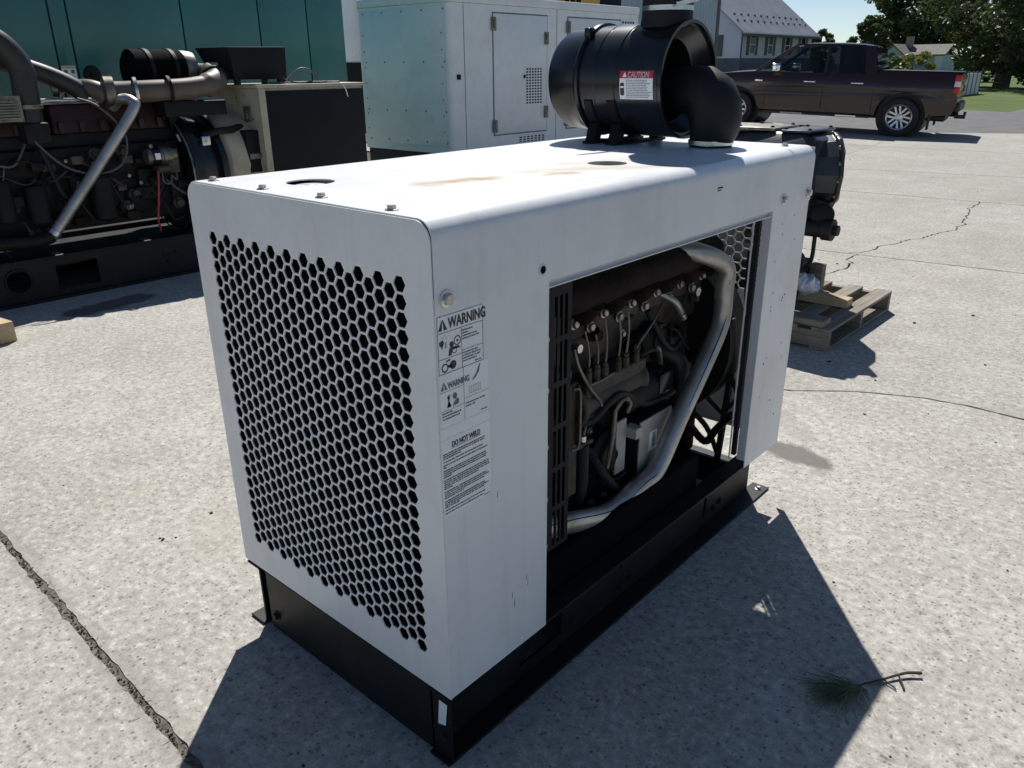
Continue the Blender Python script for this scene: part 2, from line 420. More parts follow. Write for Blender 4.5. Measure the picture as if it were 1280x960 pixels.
# ------------------------------------------------------------------ the ground
def sm(t): t = max(0, min(1, t)); return t*t*(3-2*t)
def hgt(x, y): return min(.45, .034*max(0, -(x+4.2))*sm((y-10)/6))
def pl(pts):
    def f(x):
        if x <= pts[0][0]: return pts[0][1]
        for (a, b_), (c_, d_) in zip(pts, pts[1:]):
            if x <= c_: return b_+(d_-b_)*(x-a)/(c_-a)
        return pts[-1][1]
    return f
rows = [lambda x: -4.2,
        pl([(-9, -.20), (-1.86, -.348), (-.47, -.387), (5, -.5)]),
        pl([(-9, 2.35), (-1.2, 2.52), (-.35, 2.644), (-.1, 2.84), (.163, 2.962), (.36, 3.0), (.59, 2.99), (1.2, 3.08), (5, 3.2)]),
        pl([(-9, 5.2), (-1.6, 5.81), (.04, 6.0), (5, 6.4)]),
        pl([(-9, 9.0), (-2.58, 9.38), (-.59, 9.48), (6, 9.8)]),
        pl([(-14, 10.6), (-3.5, 11.6), (-1.06, 12.1), (6, 12.8)]),
        pl([(-20, 14.6), (-4.2, 15.5), (6, 16.0)]),
        pl([(-30, 17.6), (-5.2, 19.0), (-2.56, 20.3), (8, 21.5)])]
gap_w = [.02, .016, .010, .009, .011, .012, .014, .0]
yard = thing('concrete_yard', 'x', 'x'); del yard['label']; del yard['category']; yard['kind'] = 'structure'
rj = random.Random(5)
def slab(r, xl, xr, fine):
    yb, yt = rows[r], rows[r+1]
    gb, gt = gap_w[r]/2, gap_w[r+1]/2
    gx_ = .0075 if fine in (.041, .051) else .005
    x0 = xl(0); x1 = xr(0); nu = max(8, int((x1-x0)/fine)); nu = min(nu, 260)
    vv = [i/90 for i in range(91)] if fine in (.041, .051) else [0, .01, .12, .3, .5, .7, .88, .99, 1]; vs = []; fs = []
    for v in vv:
        for i in range(nu+1):
            u = i/nu; x = (xl(v)+gx_)*(1-u)+(xr(v)-gx_)*u
            a = yb(x)+gb; c_ = yt(x)-gt
            if v == 0: a += abs(rj.gauss(0, .0042))
            if v == 1: c_ -= abs(rj.gauss(0, .004))
            y = a*(1-v)+c_*v
            if u in (0, 1): x += rj.uniform(-.003, .003)
            vs.append((x, y, hgt(x, y)))
    W_ = nu+1; N = len(vv)
    for j in range(N-1):
        for i in range(nu): fs.append((j*W_+i, j*W_+i+1, (j+1)*W_+i+1, (j+1)*W_+i))
    ring = [i for i in range(W_)]+[j*W_+nu for j in range(1, N)]+[(N-1)*W_+i for i in range(nu-1, -1, -1)]+[j*W_ for j in range(N-2, 0, -1)]
    k = len(vs)
    for i in ring: x, y, z = vs[i]; vs.append((x, y, z-.035))
    for i in range(len(ring)):
        j = (i+1) % len(ring); fs.append((ring[i], ring[j], k+j, k+i))
    so_ = MB().add(vs, fs).build('slab', 'concrete', yard, smooth=30); tn = (1.03, 1.03, .95, .88, .85, .84, .90, 1)[r]+rj.uniform(-.02, .02); so_.color = (tn, tn, tn*1.005, 1)
def const(x): return lambda v: x
crackA = pl([(0, -1.214), (.14, -1.10), (.28, -.984), (.46, -.818), (.63, -.87), (.8, -.98), (1, -1.02)])
crackB = pl([(0, -1.16), (.35, -1.0), (.7, -1.101), (.85, -1.051), (1, -1.13)])
def wob(f, seed):
    rw = random.Random(seed); k = [0]
    for i in range(90): k.append(k[-1]*.86+rw.gauss(0, .013))
    return lambda v: f(v)+k[int(round(v*90))]
slab(0, const(-5.2), const(-1.9), .06); slab(0, const(-1.9), const(2.4), .03)
slab(1, const(-9), const(-4.4), .08); slab(1, const(-4.4), const(2.6), .03)
slab(2, const(-9), const(-4.4), .1); cB = wob(crackB, 3); slab(2, const(-4.4), cB, .041); slab(2, cB, const(3.2), .041)
slab(3, const(-10), const(-4.4), .1); cA = wob(crackA, 8); slab(3, const(-4.4), cA, .051); slab(3, cA, const(3.5), .051)
slab(4, const(-14), const(-4.3), .1); slab(4, const(-4.3), const(4.5), .06)
slab(5, const(-20), const(-9.4), .2); slab(5, const(-9.4), lambda v: -3.9-.3*v, .1); slab(5, lambda v: -3.9-.3*v, const(6), .08)
slab(6, const(-30), const(-10.2), .3); slab(6, const(-10.2), lambda v: -4.2-.6*v, .1); slab(6, lambda v: -4.2-.6*v, const(8), .1)
def sheet(name, mat, xs, ys, dz, inside=None):
    vs = [(x, y, hgt(x, y)+dz) for y in ys for x in xs]; n = len(xs)
    fs = [(j*n+i, j*n+i+1, (j+1)*n+i+1, (j+1)*n+i) for j in range(len(ys)-1) for i in range(n-1)]
    if inside: fs = [f for f in fs if inside(sum(vs[i][0] for i in f)/4, sum(vs[i][1] for i in f)/4)]
    o = MB().add(vs, fs).build(name, mat); o['kind'] = 'structure'; return o
ax = [-60, -40, -30]+[-20+i for i in range(0, 29)]+[12, 20, 40]
sheet('dirt_bed', 'dirt', ax, [-12, -6, 0, 6]+[8+i for i in range(14)], -.028)
sheet('asphalt_road', 'asphalt', [-120, -80]+ax, [17+i for i in range(13)]+[33, 40, 50, 60, 75], -.006, lambda x, y: y < 29 or x < -13-.25*(y-29))
sheet('lawn', 'lawn', [-600, -300, -150, -80]+ax+[80, 150, 300, 600], [28.6+i*1.5 for i in range(12)]+[55, 80, 120, 200, 400, 900], -.012)
dr = MB(); dr.add([(-4.9, 29.0, .004), (9, 29.0, .004), (7, 60, .004), (-5.2, 60, .004), (-7.2, 46, .004), (-6.2, 38, .004)], [(0, 1, 2, 3, 4, 5)])
o = dr.build('driveway', 'asphalt'); o['kind'] = 'structure'

# crumbs, dead grass and chips lying in the open joint
rr = random.Random(2); mb = MB(); vs = []
for i in range(221):
    x = -5.2+i*.035
    for k, dy in enumerate((-.02, -.007, .007, .02)): vs.append((x, rows[1](x)+dy, (-.001, -.003, -.002, -.001)[k]+rr.uniform(-.003, .0006)))
mb.add(vs, [(4*i+k, 4*i+4+k, 4*i+5+k, 4*i+1+k) for i in range(220) for k in range(3)]); mb.build('joint_fill', 'joint_soil', yard, smooth=60)
mb = MB()
for i in range(700):
    x = rr.uniform(-2.3, .9); y = rows[1](x)+rr.gauss(0, .0065); s = rr.uniform(.001, .0036); z = -.003+rr.uniform(-.004, .005)
    M = Matrix.Translation((x, y, z)) @ Matrix.Rotation(rr.uniform(0, 6), 4, 'Z') @ Matrix.Rotation(rr.uniform(-1, 1), 4, 'X')
    mb.box(-s, s, -s*.7, s*.7, -s*.5, s*.5, M)
mb.build('joint_grit', 'dirt', yard, smooth=0, kind='stuff')
mb = MB()
for i in range(130):
    x = rr.uniform(-2.2, .8); y = rows[1](x)+rr.gauss(0, .011); a = rr.uniform(0, 6.3); l = rr.uniform(.008, .03); z = rr.uniform(-.002, .003)
    d = Vector((math.cos(a), math.sin(a), rr.uniform(-.1, .35)))*l; n_ = Vector((-math.sin(a), math.cos(a), .2))*.0012
    p = Vector((x, y, z)); mb.add([p-n_, p+n_, p+d*.6+n_*.7, p+d, p+d*.6-n_*.7], [(0, 1, 2, 3, 4)])
mb.build('joint_straw', 'dry_bits', yard, smooth=0, kind='stuff')
mb = MB()
for i in range(150):
    x = rr.uniform(-1.8, -1.2); y = rows[1](x)+rr.gauss(0, .009); a = rr.uniform(0, 6.3); l = rr.uniform(.006, .02)
    d = Vector((math.cos(a)*.5, math.sin(a)*.5, .6))*l; n_ = Vector((-math.sin(a), math.cos(a), 0))*.001
    p = Vector((x, y, -.012)); mb.add([p-n_, p+n_, p+d], [(0, 1, 2)])
mb.build('joint_moss', 'grass_leaf', yard, smooth=0, kind='stuff')
# loose grit on the slabs
mb = MB()
for i in range(170):
    if i < 120: x = rr.uniform(-2.6, 2.0); y = rr.uniform(-.6, 5.5)
    else: x = rr.uniform(-4, 3); y = rr.uniform(3, 14)
    s = rr.choice((.0018, .0022, .003, .003, .0045))*(1.5 if y > 3 else 1)
    M = Matrix.Translation((x, y, s*.4)) @ Matrix.Rotation(rr.uniform(0, 6), 4, 'Z') @ Matrix.Rotation(rr.uniform(-.4, .4), 4, 'X')
    mb.box(-s*1.2, s*1.2, -s*.8, s*.8, -s*.6, s*.6, M)
mb.build('loose_grit', 'dirt', yard, smooth=0, bev=0, kind='stuff')

# ------------------------------------------------------------------ THE POWER UNIT
L, W, Z0, Z1, ZS = 1.677, .832, .191, 1.241, 1.072
G = thing('power_unit', 'white sheet-metal diesel power unit with perforated end panel on black skid in the foreground', 'generator')

# front panel with its hexagonal perforation (real holes)
PI_, RH = .0342, .0170
holes = []
for c_ in range(23):
    x = -.7435+c_*.02985; nrow = 25 if c_ % 2 == 0 else 24
    for r in range(nrow): holes.append(hexloop(x, 1.116-(r+(c_ % 2)*.5)*PI_, RH))
r_ = .036
outer = [(-W, Z0+.002), (0, Z0+.002)]+[(-r_+r_*math.cos(R(a)), Z1-.003-r_+r_*math.sin(R(a))) for a in range(0, 91, 10)]+[(-W+r_+r_*math.cos(R(a)), Z1-.003-r_+r_*math.sin(R(a))) for a in range(90, 181, 10)]
MB().fill(outer, holes, .0028, (0, .0014, 0), (1, 0, 0), (0, 0, 1)).build('front_panel', 'white_sheet', G, smooth=0)

# lid: flat top with its openings, bent edges and skirts
def arcp(cx, cz, r, a0, a1, n=8): return [(cx+r*math.cos(R(a0+(a1-a0)*i/n)), cz+r*math.sin(R(a0+(a1-a0)*i/n))) for i in range(n+1)]
lid = MB(); YA, YB = .0045, L
slot = [(-.435, .985), (-.424, 1.0), (-.408, 1.09), (-.402, 1.17), (-.412, 1.175), (-.43, 1.10), (-.44, 1.0)]
lid.fill([(-W+.033, YA), (-.033, YA), (-.033, YB), (-W+.033, YB)],
         [circle(-.57, .165, .055, 32), circle(-.245, .877, .053, 32), slot], .003, (0, 0, Z1-.0015), (1, 0, 0), (0, 1, 0))
ro = .036
po = [(.0025, ZS)]+arcp(.0025-ro, Z1-ro, ro, 0, 90, 12)+[(-.032, Z1)]
pi2 = [(-.0005, ZS)]+arcp(.0025-ro, Z1-ro, ro-.003, 0, 90, 12)+[(-.032, Z1-.003)]
def strip(mb, po, pi2, mir):
    f = (lambda x: -W-x) if mir else (lambda x: x)
    n = len(po); vs = [(f(x), y, z) for y in (YA, YB) for x, z in po]+[(f(x), y, z) for y in (YA, YB) for x, z in pi2]; fs = []
    for i in range(n-1):
        fs += [(i, i+1, n+i+1, n+i), (2*n+i, 3*n+i, 3*n+i+1, 2*n+i+1), (i, 2*n+i, 2*n+i+1, i+1), (n+i, n+i+1, 3*n+i+1, 3*n+i)]
    fs.append((0, n, 3*n, 2*n)); mb.add(vs, fs)
strip(lid, po, pi2, False); strip(lid, po, pi2, True)
lid.box(-W+.002, -.002, L-.004, L-.001, 1.12, Z1-.004)
lido = lid.build('lid', 'white_sheet', G, smooth=40)
for x, y in ((-.768, .035), (-.555, .031), (-.357, .040), (-.131, .031), (-.07, 1.60)): inst(BOLT, 'bolt', lido, (x, y, Z1), UPROT)
for y in (.031, 1.468, 1.652): inst(BOLT_L, 'bolt', lido, (.0025, y, 1.098))
MB().lathe((.0028, .304, 1.099), (1, 0, 0), [(0, .0125), (.0012, .0120)], 20).build('grommet', 'plastic_white', lido)
MB().lathe((.0041, .304, 1.099), (1, 0, 0), [(0, .0085), (.0006, .008)], 20).build('bolt_hole', 'black_matt', lido)
# chipped paint marks and scuffs
mb = MB()
for (y, z, dy, dz) in ((1.03, 1.178, .030, .004), (1.032, 1.172, .018, .003)): mb.box(.0026, .0031, y, y+dy, z, z+dz)
mb.build('paint_chip', 'rust_cast', lido, smooth=0, kind='stuff')

# near corner panel and rear posts
p1 = MB(); p1.box(-.0035, -.001, .004, .328, Z0+.002, ZS+.03); p1.box(-.034, -.001, .328, .331, Z0+.002, ZS+.03); p1.box(-.034, -.031, .30, .328, Z0+.002, ZS+.03)
cp = p1.build('side_panel', 'white_sheet', G, bev=.0008, seg=1)
p1 = MB(); p1.box(-W+.001, -W+.0035, .004, .328, Z0+.002, ZS+.03); p1.box(-W+.001, -W+.034, .328, .331, Z0+.002, ZS+.03); p1.build('side_panel', 'white_sheet', G)
def post(x, s):
    q = MB(); q.box(min(x, x+s*.003), max(x, x+s*.003), 1.41, L-.002, Z0+.002, ZS+.03)
    a, b_ = sorted((x, x+s*.030)); q.box(a, b_, 1.4072, 1.4098, Z0+.03, ZS+.03)
    a, b_ = sorted((x, x+s*.03)); q.box(a, b_, L-.0019, L+.001, Z0+.002, ZS+.03)
    return q.build('post', 'white_sheet', G, bev=.0008, seg=1)
rp = post(-.001, -1); post(-W+.001, 1)
mb = MB(); rr = random.Random(4)
for y, z in ((1.487, 1.02), (1.575, 1.036), (1.50, .985), (1.60, .955), (1.465, .905), (1.48, .80), (1.575, .775), (1.555, .76), (1.56, .768), (1.475, .755), (1.478, .74), (1.60, .60), (1.49, .575), (1.61, .545), (1.47, .44), (1.56, .40), (1.61, .33), (1.47, .56)):
    mb.lathe((-.0009, y, z), (1, 0, 0), [(0, rr.uniform(.0022, .0042)), (.0004, .002)], 8)
mb.build('rivet_hole', 'black_matt', rp, smooth=0, kind='stuff')
mb = MB()
for y, z, dy, dz in ((.205, .345, .002, .02), (.212, .315, .0022, .028), (.255, .37, .0016, .016), (.26, .35, .0016, .024), (.052, 1.13, .0035, .009), (.16, .63, .002, .018)):
    mb.add([(-.0007, y, z), (-.0007, y+dy, z+dz*.1), (-.0007, y+dy*1.3, z+dz), (-.0007, y+dy*.5, z+dz*.8)], [(0, 1, 2, 3)])
mb.build('scuff', 'print_black', cp, smooth=0, kind='stuff')

# warning stickers on the near corner panel (U = +y, V = +z)
UY, UZ = Vector((0, 1, 0)), Vector((0, 0, 1))
SX = -.0009
def sticker(y0, y1, z0, z1, skew=0):
    q = MB(); q.box(SX-.0001, SX+.0006, y0, y1, z0, z1); return q.build('sticker', 'label_white', G, smooth=0)
PX = SX+.0012
def dark(q, y0, y1, z0, z1): q.box(PX-.0003, PX, y0, y1, z0, z1)
def poly(q, pts): n = len(pts); q.add([(PX, y, z) for y, z in pts], [tuple(range(n))])
def words(q, y0, y1, z, h, rr, ind=0):
    y = y0+ind
    while y < y1-.002:
        l = rr.uniform(.003, .010)
        e = min(y+l, y1); yy = y
        while yy < e:
            w_ = rr.uniform(.0006, .0012); dark(q, yy, yy+w_, z+rr.uniform(0, h*.25), z+h*rr.uniform(.75, 1)); yy += w_+rr.uniform(.0002, .0006)
        y += l+.0018
def triangle_sign(q, cy, cz, s):
    poly(q, [(cy-s, cz-s*.85), (cy-s*.18, cz-s*.85), (cy-s*.14, cz+s*.1), (cy, cz+s*.9), (cy-s*.1, cz+s*.9)])
    poly(q, [(cy+s, cz-s*.85), (cy+s*.18, cz-s*.85), (cy+s*.14, cz+s*.1), (cy, cz+s*.9), (cy+s*.1, cz+s*.9)])
rr = random.Random(9)
st = sticker(.009, .127, .955, 1.066)
q = MB(); q.text('WARNING', .0285, (PX, .036, 1.0405), UY, UZ, bold=.0006).build('lettering', 'print_black', st, smooth=0)
q = MB(); triangle_sign(q, .022, 1.049, .0115)
dark(q, .009, .127, 1.034, 1.0348); dark(q, .069, .0698, .955, 1.034); dark(q, .009, .069, .9835, .9842); dark(q, .0698, .127, .9885, .9891)
q.box(PX-.0003, PX, .0086, .0092, .955, 1.066); q.box(PX-.0003, PX, .1266, .1272, .955, 1.066); dark(q, .009, .127, .9548, .9554); dark(q, .009, .127, 1.0656, 1.0662)
# hand struck by fan, person caught in belt, pulley and belt
poly(q, [(.012, 1.018), (.020, 1.021), (.024, 1.016), (.021, 1.009), (.018, 1.003), (.0165, 1.009), (.012, 1.012)])
for k in range(3): poly(q, [(.026, 1.013-k*.004), (.031, 1.016-k*.004), (.0305, 1.0145-k*.004), (.027, 1.0115-k*.004)])
for cy, cz, ra, rb in ((.058, 1.012, .0095, .0075), (.050, .995, .0065, .0050), (.024, .966, .0088, .0062)):
    for k in range(16):
        a, a2 = 2*math.pi*k/16, 2*math.pi*(k+1)/16
        poly(q, [(cy+ra*math.cos(a), cz+ra*math.sin(a)), (cy+ra*math.cos(a2), cz+ra*math.sin(a2)), (cy+rb*math.cos(a2), cz+rb*math.sin(a2)), (cy+rb*math.cos(a), cz+rb*math.sin(a))])
poly(q, circle(.058, 1.012, .0026, 10)); poly(q, circle(.043, 1.008, .0055, 14)); poly(q, [(.034, .987), (.042, .987), (.0445, .997), (.062, .997), (.0655, .994), (.0625, 1.001), (.040, 1.003), (.036, .998)])
poly(q, circle(.045, .9675, .0085, 14)); poly(q, [(.030, .9655), (.041, .9625), (.041, .9695), (.030, .9695)]); poly(q, [(.028, .976), (.038, .978), (.038, .981), (.028, .979)])
q.build('pictogram', 'print_black', st, smooth=0)
q = MB()
for k in range(4): words(q, .0715, (.099, .086, .112, .118)[k], 1.026-k*.0055, .0034, rr)
for k in range(4): words(q, .0715, (.112, .119, .121, .108)[k], .9815-k*.0055, .0034, rr)
words(q, .104, .121, .958, .003, rr)
for k in range(5):
    a = k*1.2566; poly(q, [(.026+.002*math.cos(a), 1.0255+.001*math.sin(a)), (.026+.011*math.cos(a+.2), 1.0255+.0042*math.sin(a+.2)), (.026+.0105*math.cos(a+.35), 1.0255+.0039*math.sin(a+.35))])
q.build('fine_print', 'print_grey', st, smooth=0, kind='stuff')
st = sticker(.0085, .140, .846, .9535)
q = MB(); q.text('WARNING', .0165, (PX, .029, .9235), UY, UZ, bold=.0004).build('lettering', 'print_grey', st, smooth=0)
q = MB(); triangle_sign(q, .019, .930, .0088); dark(q, .0085, .071, .9185, .9191); dark(q, .071, .0716, .846, .9535); dark(q, .0085, .071, .8800, .8805); dark(q, .0716, .140, .8895, .89)
for k in range(9):
    a = R(60+k*10); l = rr.uniform(.012, .026); y0 = .026+k*.0012
    poly(q, [(y0-.0012, .885), (y0+.0012, .885), (y0+.0012-math.cos(a)*-l*.6+.0004, .885+l), (y0-math.cos(a)*-l*.6, .886+l)])
poly(q, circle(.0465, .904, .0058, 14, .0066)); poly(q, [(.040, .884), (.056, .886), (.057, .895), (.052, .8985), (.045, .893)])
poly(q, [(.118, .949), (.113, .934), (.104, .925), (.094, .920), (.097, .925), (.105, .932), (.110, .941), (.115, .950)])
q.build('pictogram', 'print_grey', st, smooth=0)
q = MB()
for k in range(3): words(q, .012, (.040, .062, .058)[k], .8735-k*.006, .0036, rr)
for k in range(2): words(q, .075, (.128, .100)[k], .8765-k*.006, .0032, rr)
words(q, .117, .136, .850, .0028, rr)
for k in range(6): dark(q, .086+k*.006, .0864+k*.006, .896, .910)
dark(q, .086, .118, .896, .8964); dark(q, .086, .118, .910, .9104)
q.build('fine_print', 'print_grey', st, smooth=0, kind='stuff')
st = sticker(.004, .142, .822, .8445); st = sticker(.004, .142, .652, .8205)
q = MB(); q.text('DO NOT WELD', .0155, (PX, .073, .8005), UY, UZ, 'CENTER', bold=.0004)
dark(q, .032, .114, .7975, .7982); q.build('lettering', 'print_black', st, smooth=0)
q = MB(); z = .789
for para in ((.128, .124, .06), (.118,), (.133, .02), (.128, .132, .127, .03), (.134, .136, .137, .108, .03), (.128, .135, .12, .06), (.122, .134, .12, .05), (.124,), (.118,)):
    for e in para: words(q, .009, e, z, .0031, rr); z -= .00455
    z -= .0026
words(q, .120, .139, .6555, .0026, rr)
q.build('fine_print', 'print_black', st, smooth=0, kind='stuff')

# radiator and its guard behind the front panel
MB().box(-W+.008, -.040, .012, .30, .20, 1.215).build('radiator', 'black_matt', G, bev=.006)
MB().lathe((-.566, .160, 1.2155), (0, 0, 1), [(0, .04), (.016, .04), (.0195, .036), (.0195, .012), (.0215, .010)], 28).build('filler_cap', 'plastic_white', G, bev=.003)
slots = []
for c_ in range(3):
    for r in range(6):
        y = .392+c_*.0185; z1 = 1.018-r*.108
        slots.append([(y-.0055, z1-.094), (y+.0055, z1-.094), (y+.0055, z1), (y-.0055, z1)])
gd = MB().fill([(.336, .372), (.449, .372), (.449, 1.045), (.336, 1.045)], slots, .004, (-.032, 0, 0), UY, UZ)
gd.box(-.06, -.034, .446, .449, .372, 1.045)
gdo = gd.build('fan_guard', 'black_panel', G, smooth=0)
for z in (.93, .81, .668, .53, .40): inst(BOLT, 'bolt', gdo, (-.03, .352, z))
MB().box(-W+.06, -.05, .335, .345, .2, 1.2).build('shroud', 'black_matt', G)

# far end plate, perforated above
holes = []
for c_ in range(24):
    x = -.78+c_*.0305
    for r in range(9): holes.append(hexloop(x, 1.055-(r+(c_ % 2)*.5)*.035, .0176))
MB().fill([(-W+.02, .235), (-.055, .235), (-.055, 1.09), (-W+.02, 1.09)], holes, .0025, (0, 1.615, 0), (1, 0, 0), UZ).build('end_plate', 'white_sheet', G, smooth=0)
# frame round the opening
q = MB(); q.box(-.016, -.006, .334, 1.405, 1.052, 1.0545); q.box(-.018, -.0155, .334, 1.405, 1.0545, 1.075); fr = q.build('opening_frame', 'white_sheet', G)
MB().box(-.05, -.020, .45, 1.40, 1.046, 1.075).build('seal_strip', 'black_rubber', G)
MB().box(-.046, -.032, 1.392, 1.4075, .24, 1.06).build('seal_strip', 'black_rubber', G)
MB().box(-.050, -.047, 1.383, 1.390, .225, 1.06).build('edge_flange', 'white_sheet', G)

# skid
def rail(x, s):
    """channel: web at x, flanges reaching s outward"""
    web = []
    for y0, y1 in ((.30, .475), (1.25, 1.275)): web.append([(y0, .045), (y1, .045), (y1, .125), (y0, .125)])
    q = MB(); q.fill([(.0, .008), (1.60, .008), (1.60, .182), (.0, .182)], web, .007, (x, 0, 0), UY, UZ)
    a, b_ = sorted((x-s*.0035, x+s*.056)); q.box(a, b_, -.002, 1.60, .1822, .1895)
    a, b_ = sorted((x-s*.0035, x+s*.062)); q.box(a, b_, -.012, 1.665, .001, .0078)
    return q.build('skid_rail', 'black_skid', G, bev=.0012, seg=1)
r1 = rail(-.066, 1); rail(-.766, -1)
for y, z in ((.05, .035), (.52, .062), (.757, .046), (.808, .052), (.76, .118), (.80, .14), (1.33, .05), (1.37, .06), (1.45, .14), (.44, .155), (.318, .155), (1.30, .15), (1.18, .15)): inst(BOLT_D, 'bolt', r1, (-.0625, y, z))
inst(BOLT, 'bolt', r1, (-.03, 1.63, .008), UPROT)
q = MB(); q.box(-.0695, -.006, .0, .006, .0085, .1815); ecp = q.build('rail_end', 'black_skid', G, bev=.001, seg=1)
inst(BOLT_D, 'bolt', ecp, (-.024, 0, .072), (0, 0, -math.pi/2))
q = MB(); q.box(-.735, -.0700, .0, .007, .006, .190); q.build('front_crossmember', 'black_skid', G, bev=.001, seg=1)
inst(BOLT_D, 'bolt', r1, (-.70, -.0005, .06), (0, 0, -math.pi/2))
MB().add([(-.038, -.0022, .172), (-.012, -.0022, .172), (-.020, -.0022, .108), (-.045, -.0022, .100)], [(0, 3, 2, 1)]).mapv(lambda p: p).build('tape', 'label_white', G, smooth=0)
q = MB(); q.box(-.76, -.073, .01, 1.22, .12, .135); q.build('floor_pan', 'black_skid', G)
MB().box(-.66, -.27, 1.48, 1.555, .13, .32).build('black_box', 'black_matt', G, bev=.01)  # added dark filler block, covers the pale ground seen through the bay
MB().tube(crv([(-.27, 1.5, .25), (-.2, 1.5, .20), (-.16, 1.5, .26), (-.1, 1.49, .34)], 6), .014, 8).build('wiring_loom', 'black_rubber', G)
q = MB(); q.box(-.76, -.073, 1.18, 1.24, .02, .118); q.box(-.762, -.072, 1.53, 1.585, .02, .125); q.build('crossmember', 'black_skid', G)
q = MB(); q.box(-.11, -.073, .335, 1.22, .1352, .30); q.box(-.3, -.11, .335, .60, .1352, .34); q.build('tank', 'black_matt', G, bev=.012)

# ---- engine, injection side at x about -.2
EX = -.2
q = MB(); q.box(-.60, -.26, .60, 1.42, .36, .74); q.box(-.57, -.24, .62, 1.42, .70, .80); eb = q.build('engine_block', 'cast_grey', G, bev=.012)
for i in range(5):
    y = .70+i*.145; MB().box(-.262, -.245, y, y+.02, .38, .70).build('rib', 'cast_grey', eb, bev=.004)
MB().box(-.58, -.215, .62, 1.42, .795, .885).build('cylinder_head', 'cast_grey', G, bev=.01)
MB().box(-.52, -.30, .64, 1.40, .885, 1.0).build('valve_cover', 'cast_dark', G, bev=.025, seg=3)
MB().box(-.52, -.32, .62, 1.36, .20, .36).build('oil_pan', 'cast_dark', G, bev=.03)
# exhaust manifold: log with six stubs
q = MB(); q.tube(crv([(-.19, .60, .935), (-.185, .72, .93), (-.18, .95, .94), (-.18, 1.2, .935), (-.19, 1.40, .93)], 6), .046, 16)
mf = q.build('exhaust_manifold', 'rust_cast', G)
for i in range(6):
    y = .695+i*.1372
    q = MB(); q.tube([(-.25, y+.035, .845), (-.20, y+.03, .87), (-.165, y+.02, .915)], [.03, .034, .038], 12); q.build('runner', 'rust_cast', mf)
for i, (y, z) in enumerate(((.694, .846), (.767, .820), (.830, .847), (.907, .817), (.970, .845), (1.039, .818), (1.103, .848), (1.178, .817), (1.242, .845), (1.316, .818), (1.380, .846))):
    q = MB(); q.cyl((-.235, y, z), (-.204, y, z), .013, 14); bo = q.build('spacer', 'cast_dark', mf)
    inst(BOLT_S, 'bolt', bo, (-.207, y, z))
# turbo body and its fittings
q = MB(); q.lathe((-.30, 1.18, 1.02), (0, 1, 0), [(0, .03), (.0, .07), (.05, .085), (.1, .07), (.12, .04)], 24); q.tube(crv([(-.3, 1.24, .98), (-.22, 1.22, .97), (-.17, 1.2, .95)], 5), .03, 12); q.build('turbocharger', 'rust_cast', G)
q = MB(); q.tube(crv([(-.22, 1.15, .83), (-.19, 1.19, .80), (-.19, 1.235, .755)], 6), .011, 12); q.build('breather_pipe', 'galvanised', G)
q = MB(); q.cyl((-.19, 1.235, .752), (-.19, 1.25, .735), .014, 14); q.build('pipe_nut', 'steel_clamp', G)
q = MB(); q.cyl((-.24, 1.34, .80), (-.19, 1.34, .80), .016, 6); q.cyl((-.24, 1.36, .77), (-.20, 1.36, .77), .01, 6); q.build('brass_fitting', 'steel_clamp', G)
# injection pump and lines
q = MB(); q.lathe((-.215, .69, .60), (0, 1, 0), [(0, .06), (.02, .062), (.03, .05), (.30, .05), (.31, .056), (.33, .056)], 20); q.box(-.255, -.175, .72, 1.02, .60, .668); ip = q.build('injection_pump', 'cast_grey', G, bev=.004, seg=1)
starts = [(.735, .662), (.775, .662), (.815, .655), (.88, .655), (.92, .655), (.975, .652)]
ends = [(.721, .822), (.771, .80), (.813, .834), (.885, .821), (.928, .832), (1.118, .812)]
for (y, z), (y2, z2) in zip(starts, ends):
    q = MB(); q.cyl((-.185, y, z), (-.185, y, z+.04), .011, 8); q.cyl((-.185, y, z+.038), (-.185, y, z+.052), .0085, 6); q.build('delivery_valve', 'cast_grey', ip)
    q = MB(); q.tube(crv([(-.185, y, z+.05), (-.182, y+(y2-y)*.08, z+(z2-z)*.45), (-.182, y+(y2-y)*.55, z+(z2-z)*.72), (-.19, y2, z2)], 6), .0032, 6); q.build('injection_line', 'steel_line', G)
q = MB(); q.tube(crv([(-.18, .66, .79), (-.175, .68, .73), (-.17, .725, .66), (-.168, .77, .61), (-.168, .775, .58), (-.17, .72, .565), (-.175, .705, .52)], 6), .0055, 8); q.tube(crv([(-.178, .735, .665), (-.175, .79, .665), (-.178, .85, .668)], 4), .0042, 8); q.build('fuel_line', 'steel_line', G)
q = MB(); q.cyl((-.20, .684, .785), (-.176, .684, .785), .012, 14); q.build('sensor', 'steel_clamp', G)
q = MB(); q.cyl((-.175, .70, .525), (-.175, .70, .495), .013, 12); q.cyl((-.175, .70, .48), (-.175, .70, .47), .012, 12); q.build('hose_clamp', 'steel_clamp', G)
q = MB(); q.tube(crv([(-.175, .70, .50), (-.178, .705, .42), (-.18, .70, .34), (-.2, .68, .26)], 5), .021, 12); q.build('fuel_hose', 'black_rubber', G)
q = MB(); q.box(-.185, -.165, .615, .665, .36, .70); q.box(-.166, -.155, .655, .662, .515, .695); q.box(-.175, -.160, .662, .735, .495, .508); q.build('bracket', 'cast_grey', G, bev=.002, seg=1)
q = MB(); q.tube(crv([(-.155, .628, .69), (-.15, .652, .68), (-.15, .656, .6), (-.15, .652, .52), (-.158, .63, .51)], 5), .004, 6); q.build('bracket_rod', 'steel_line', G)
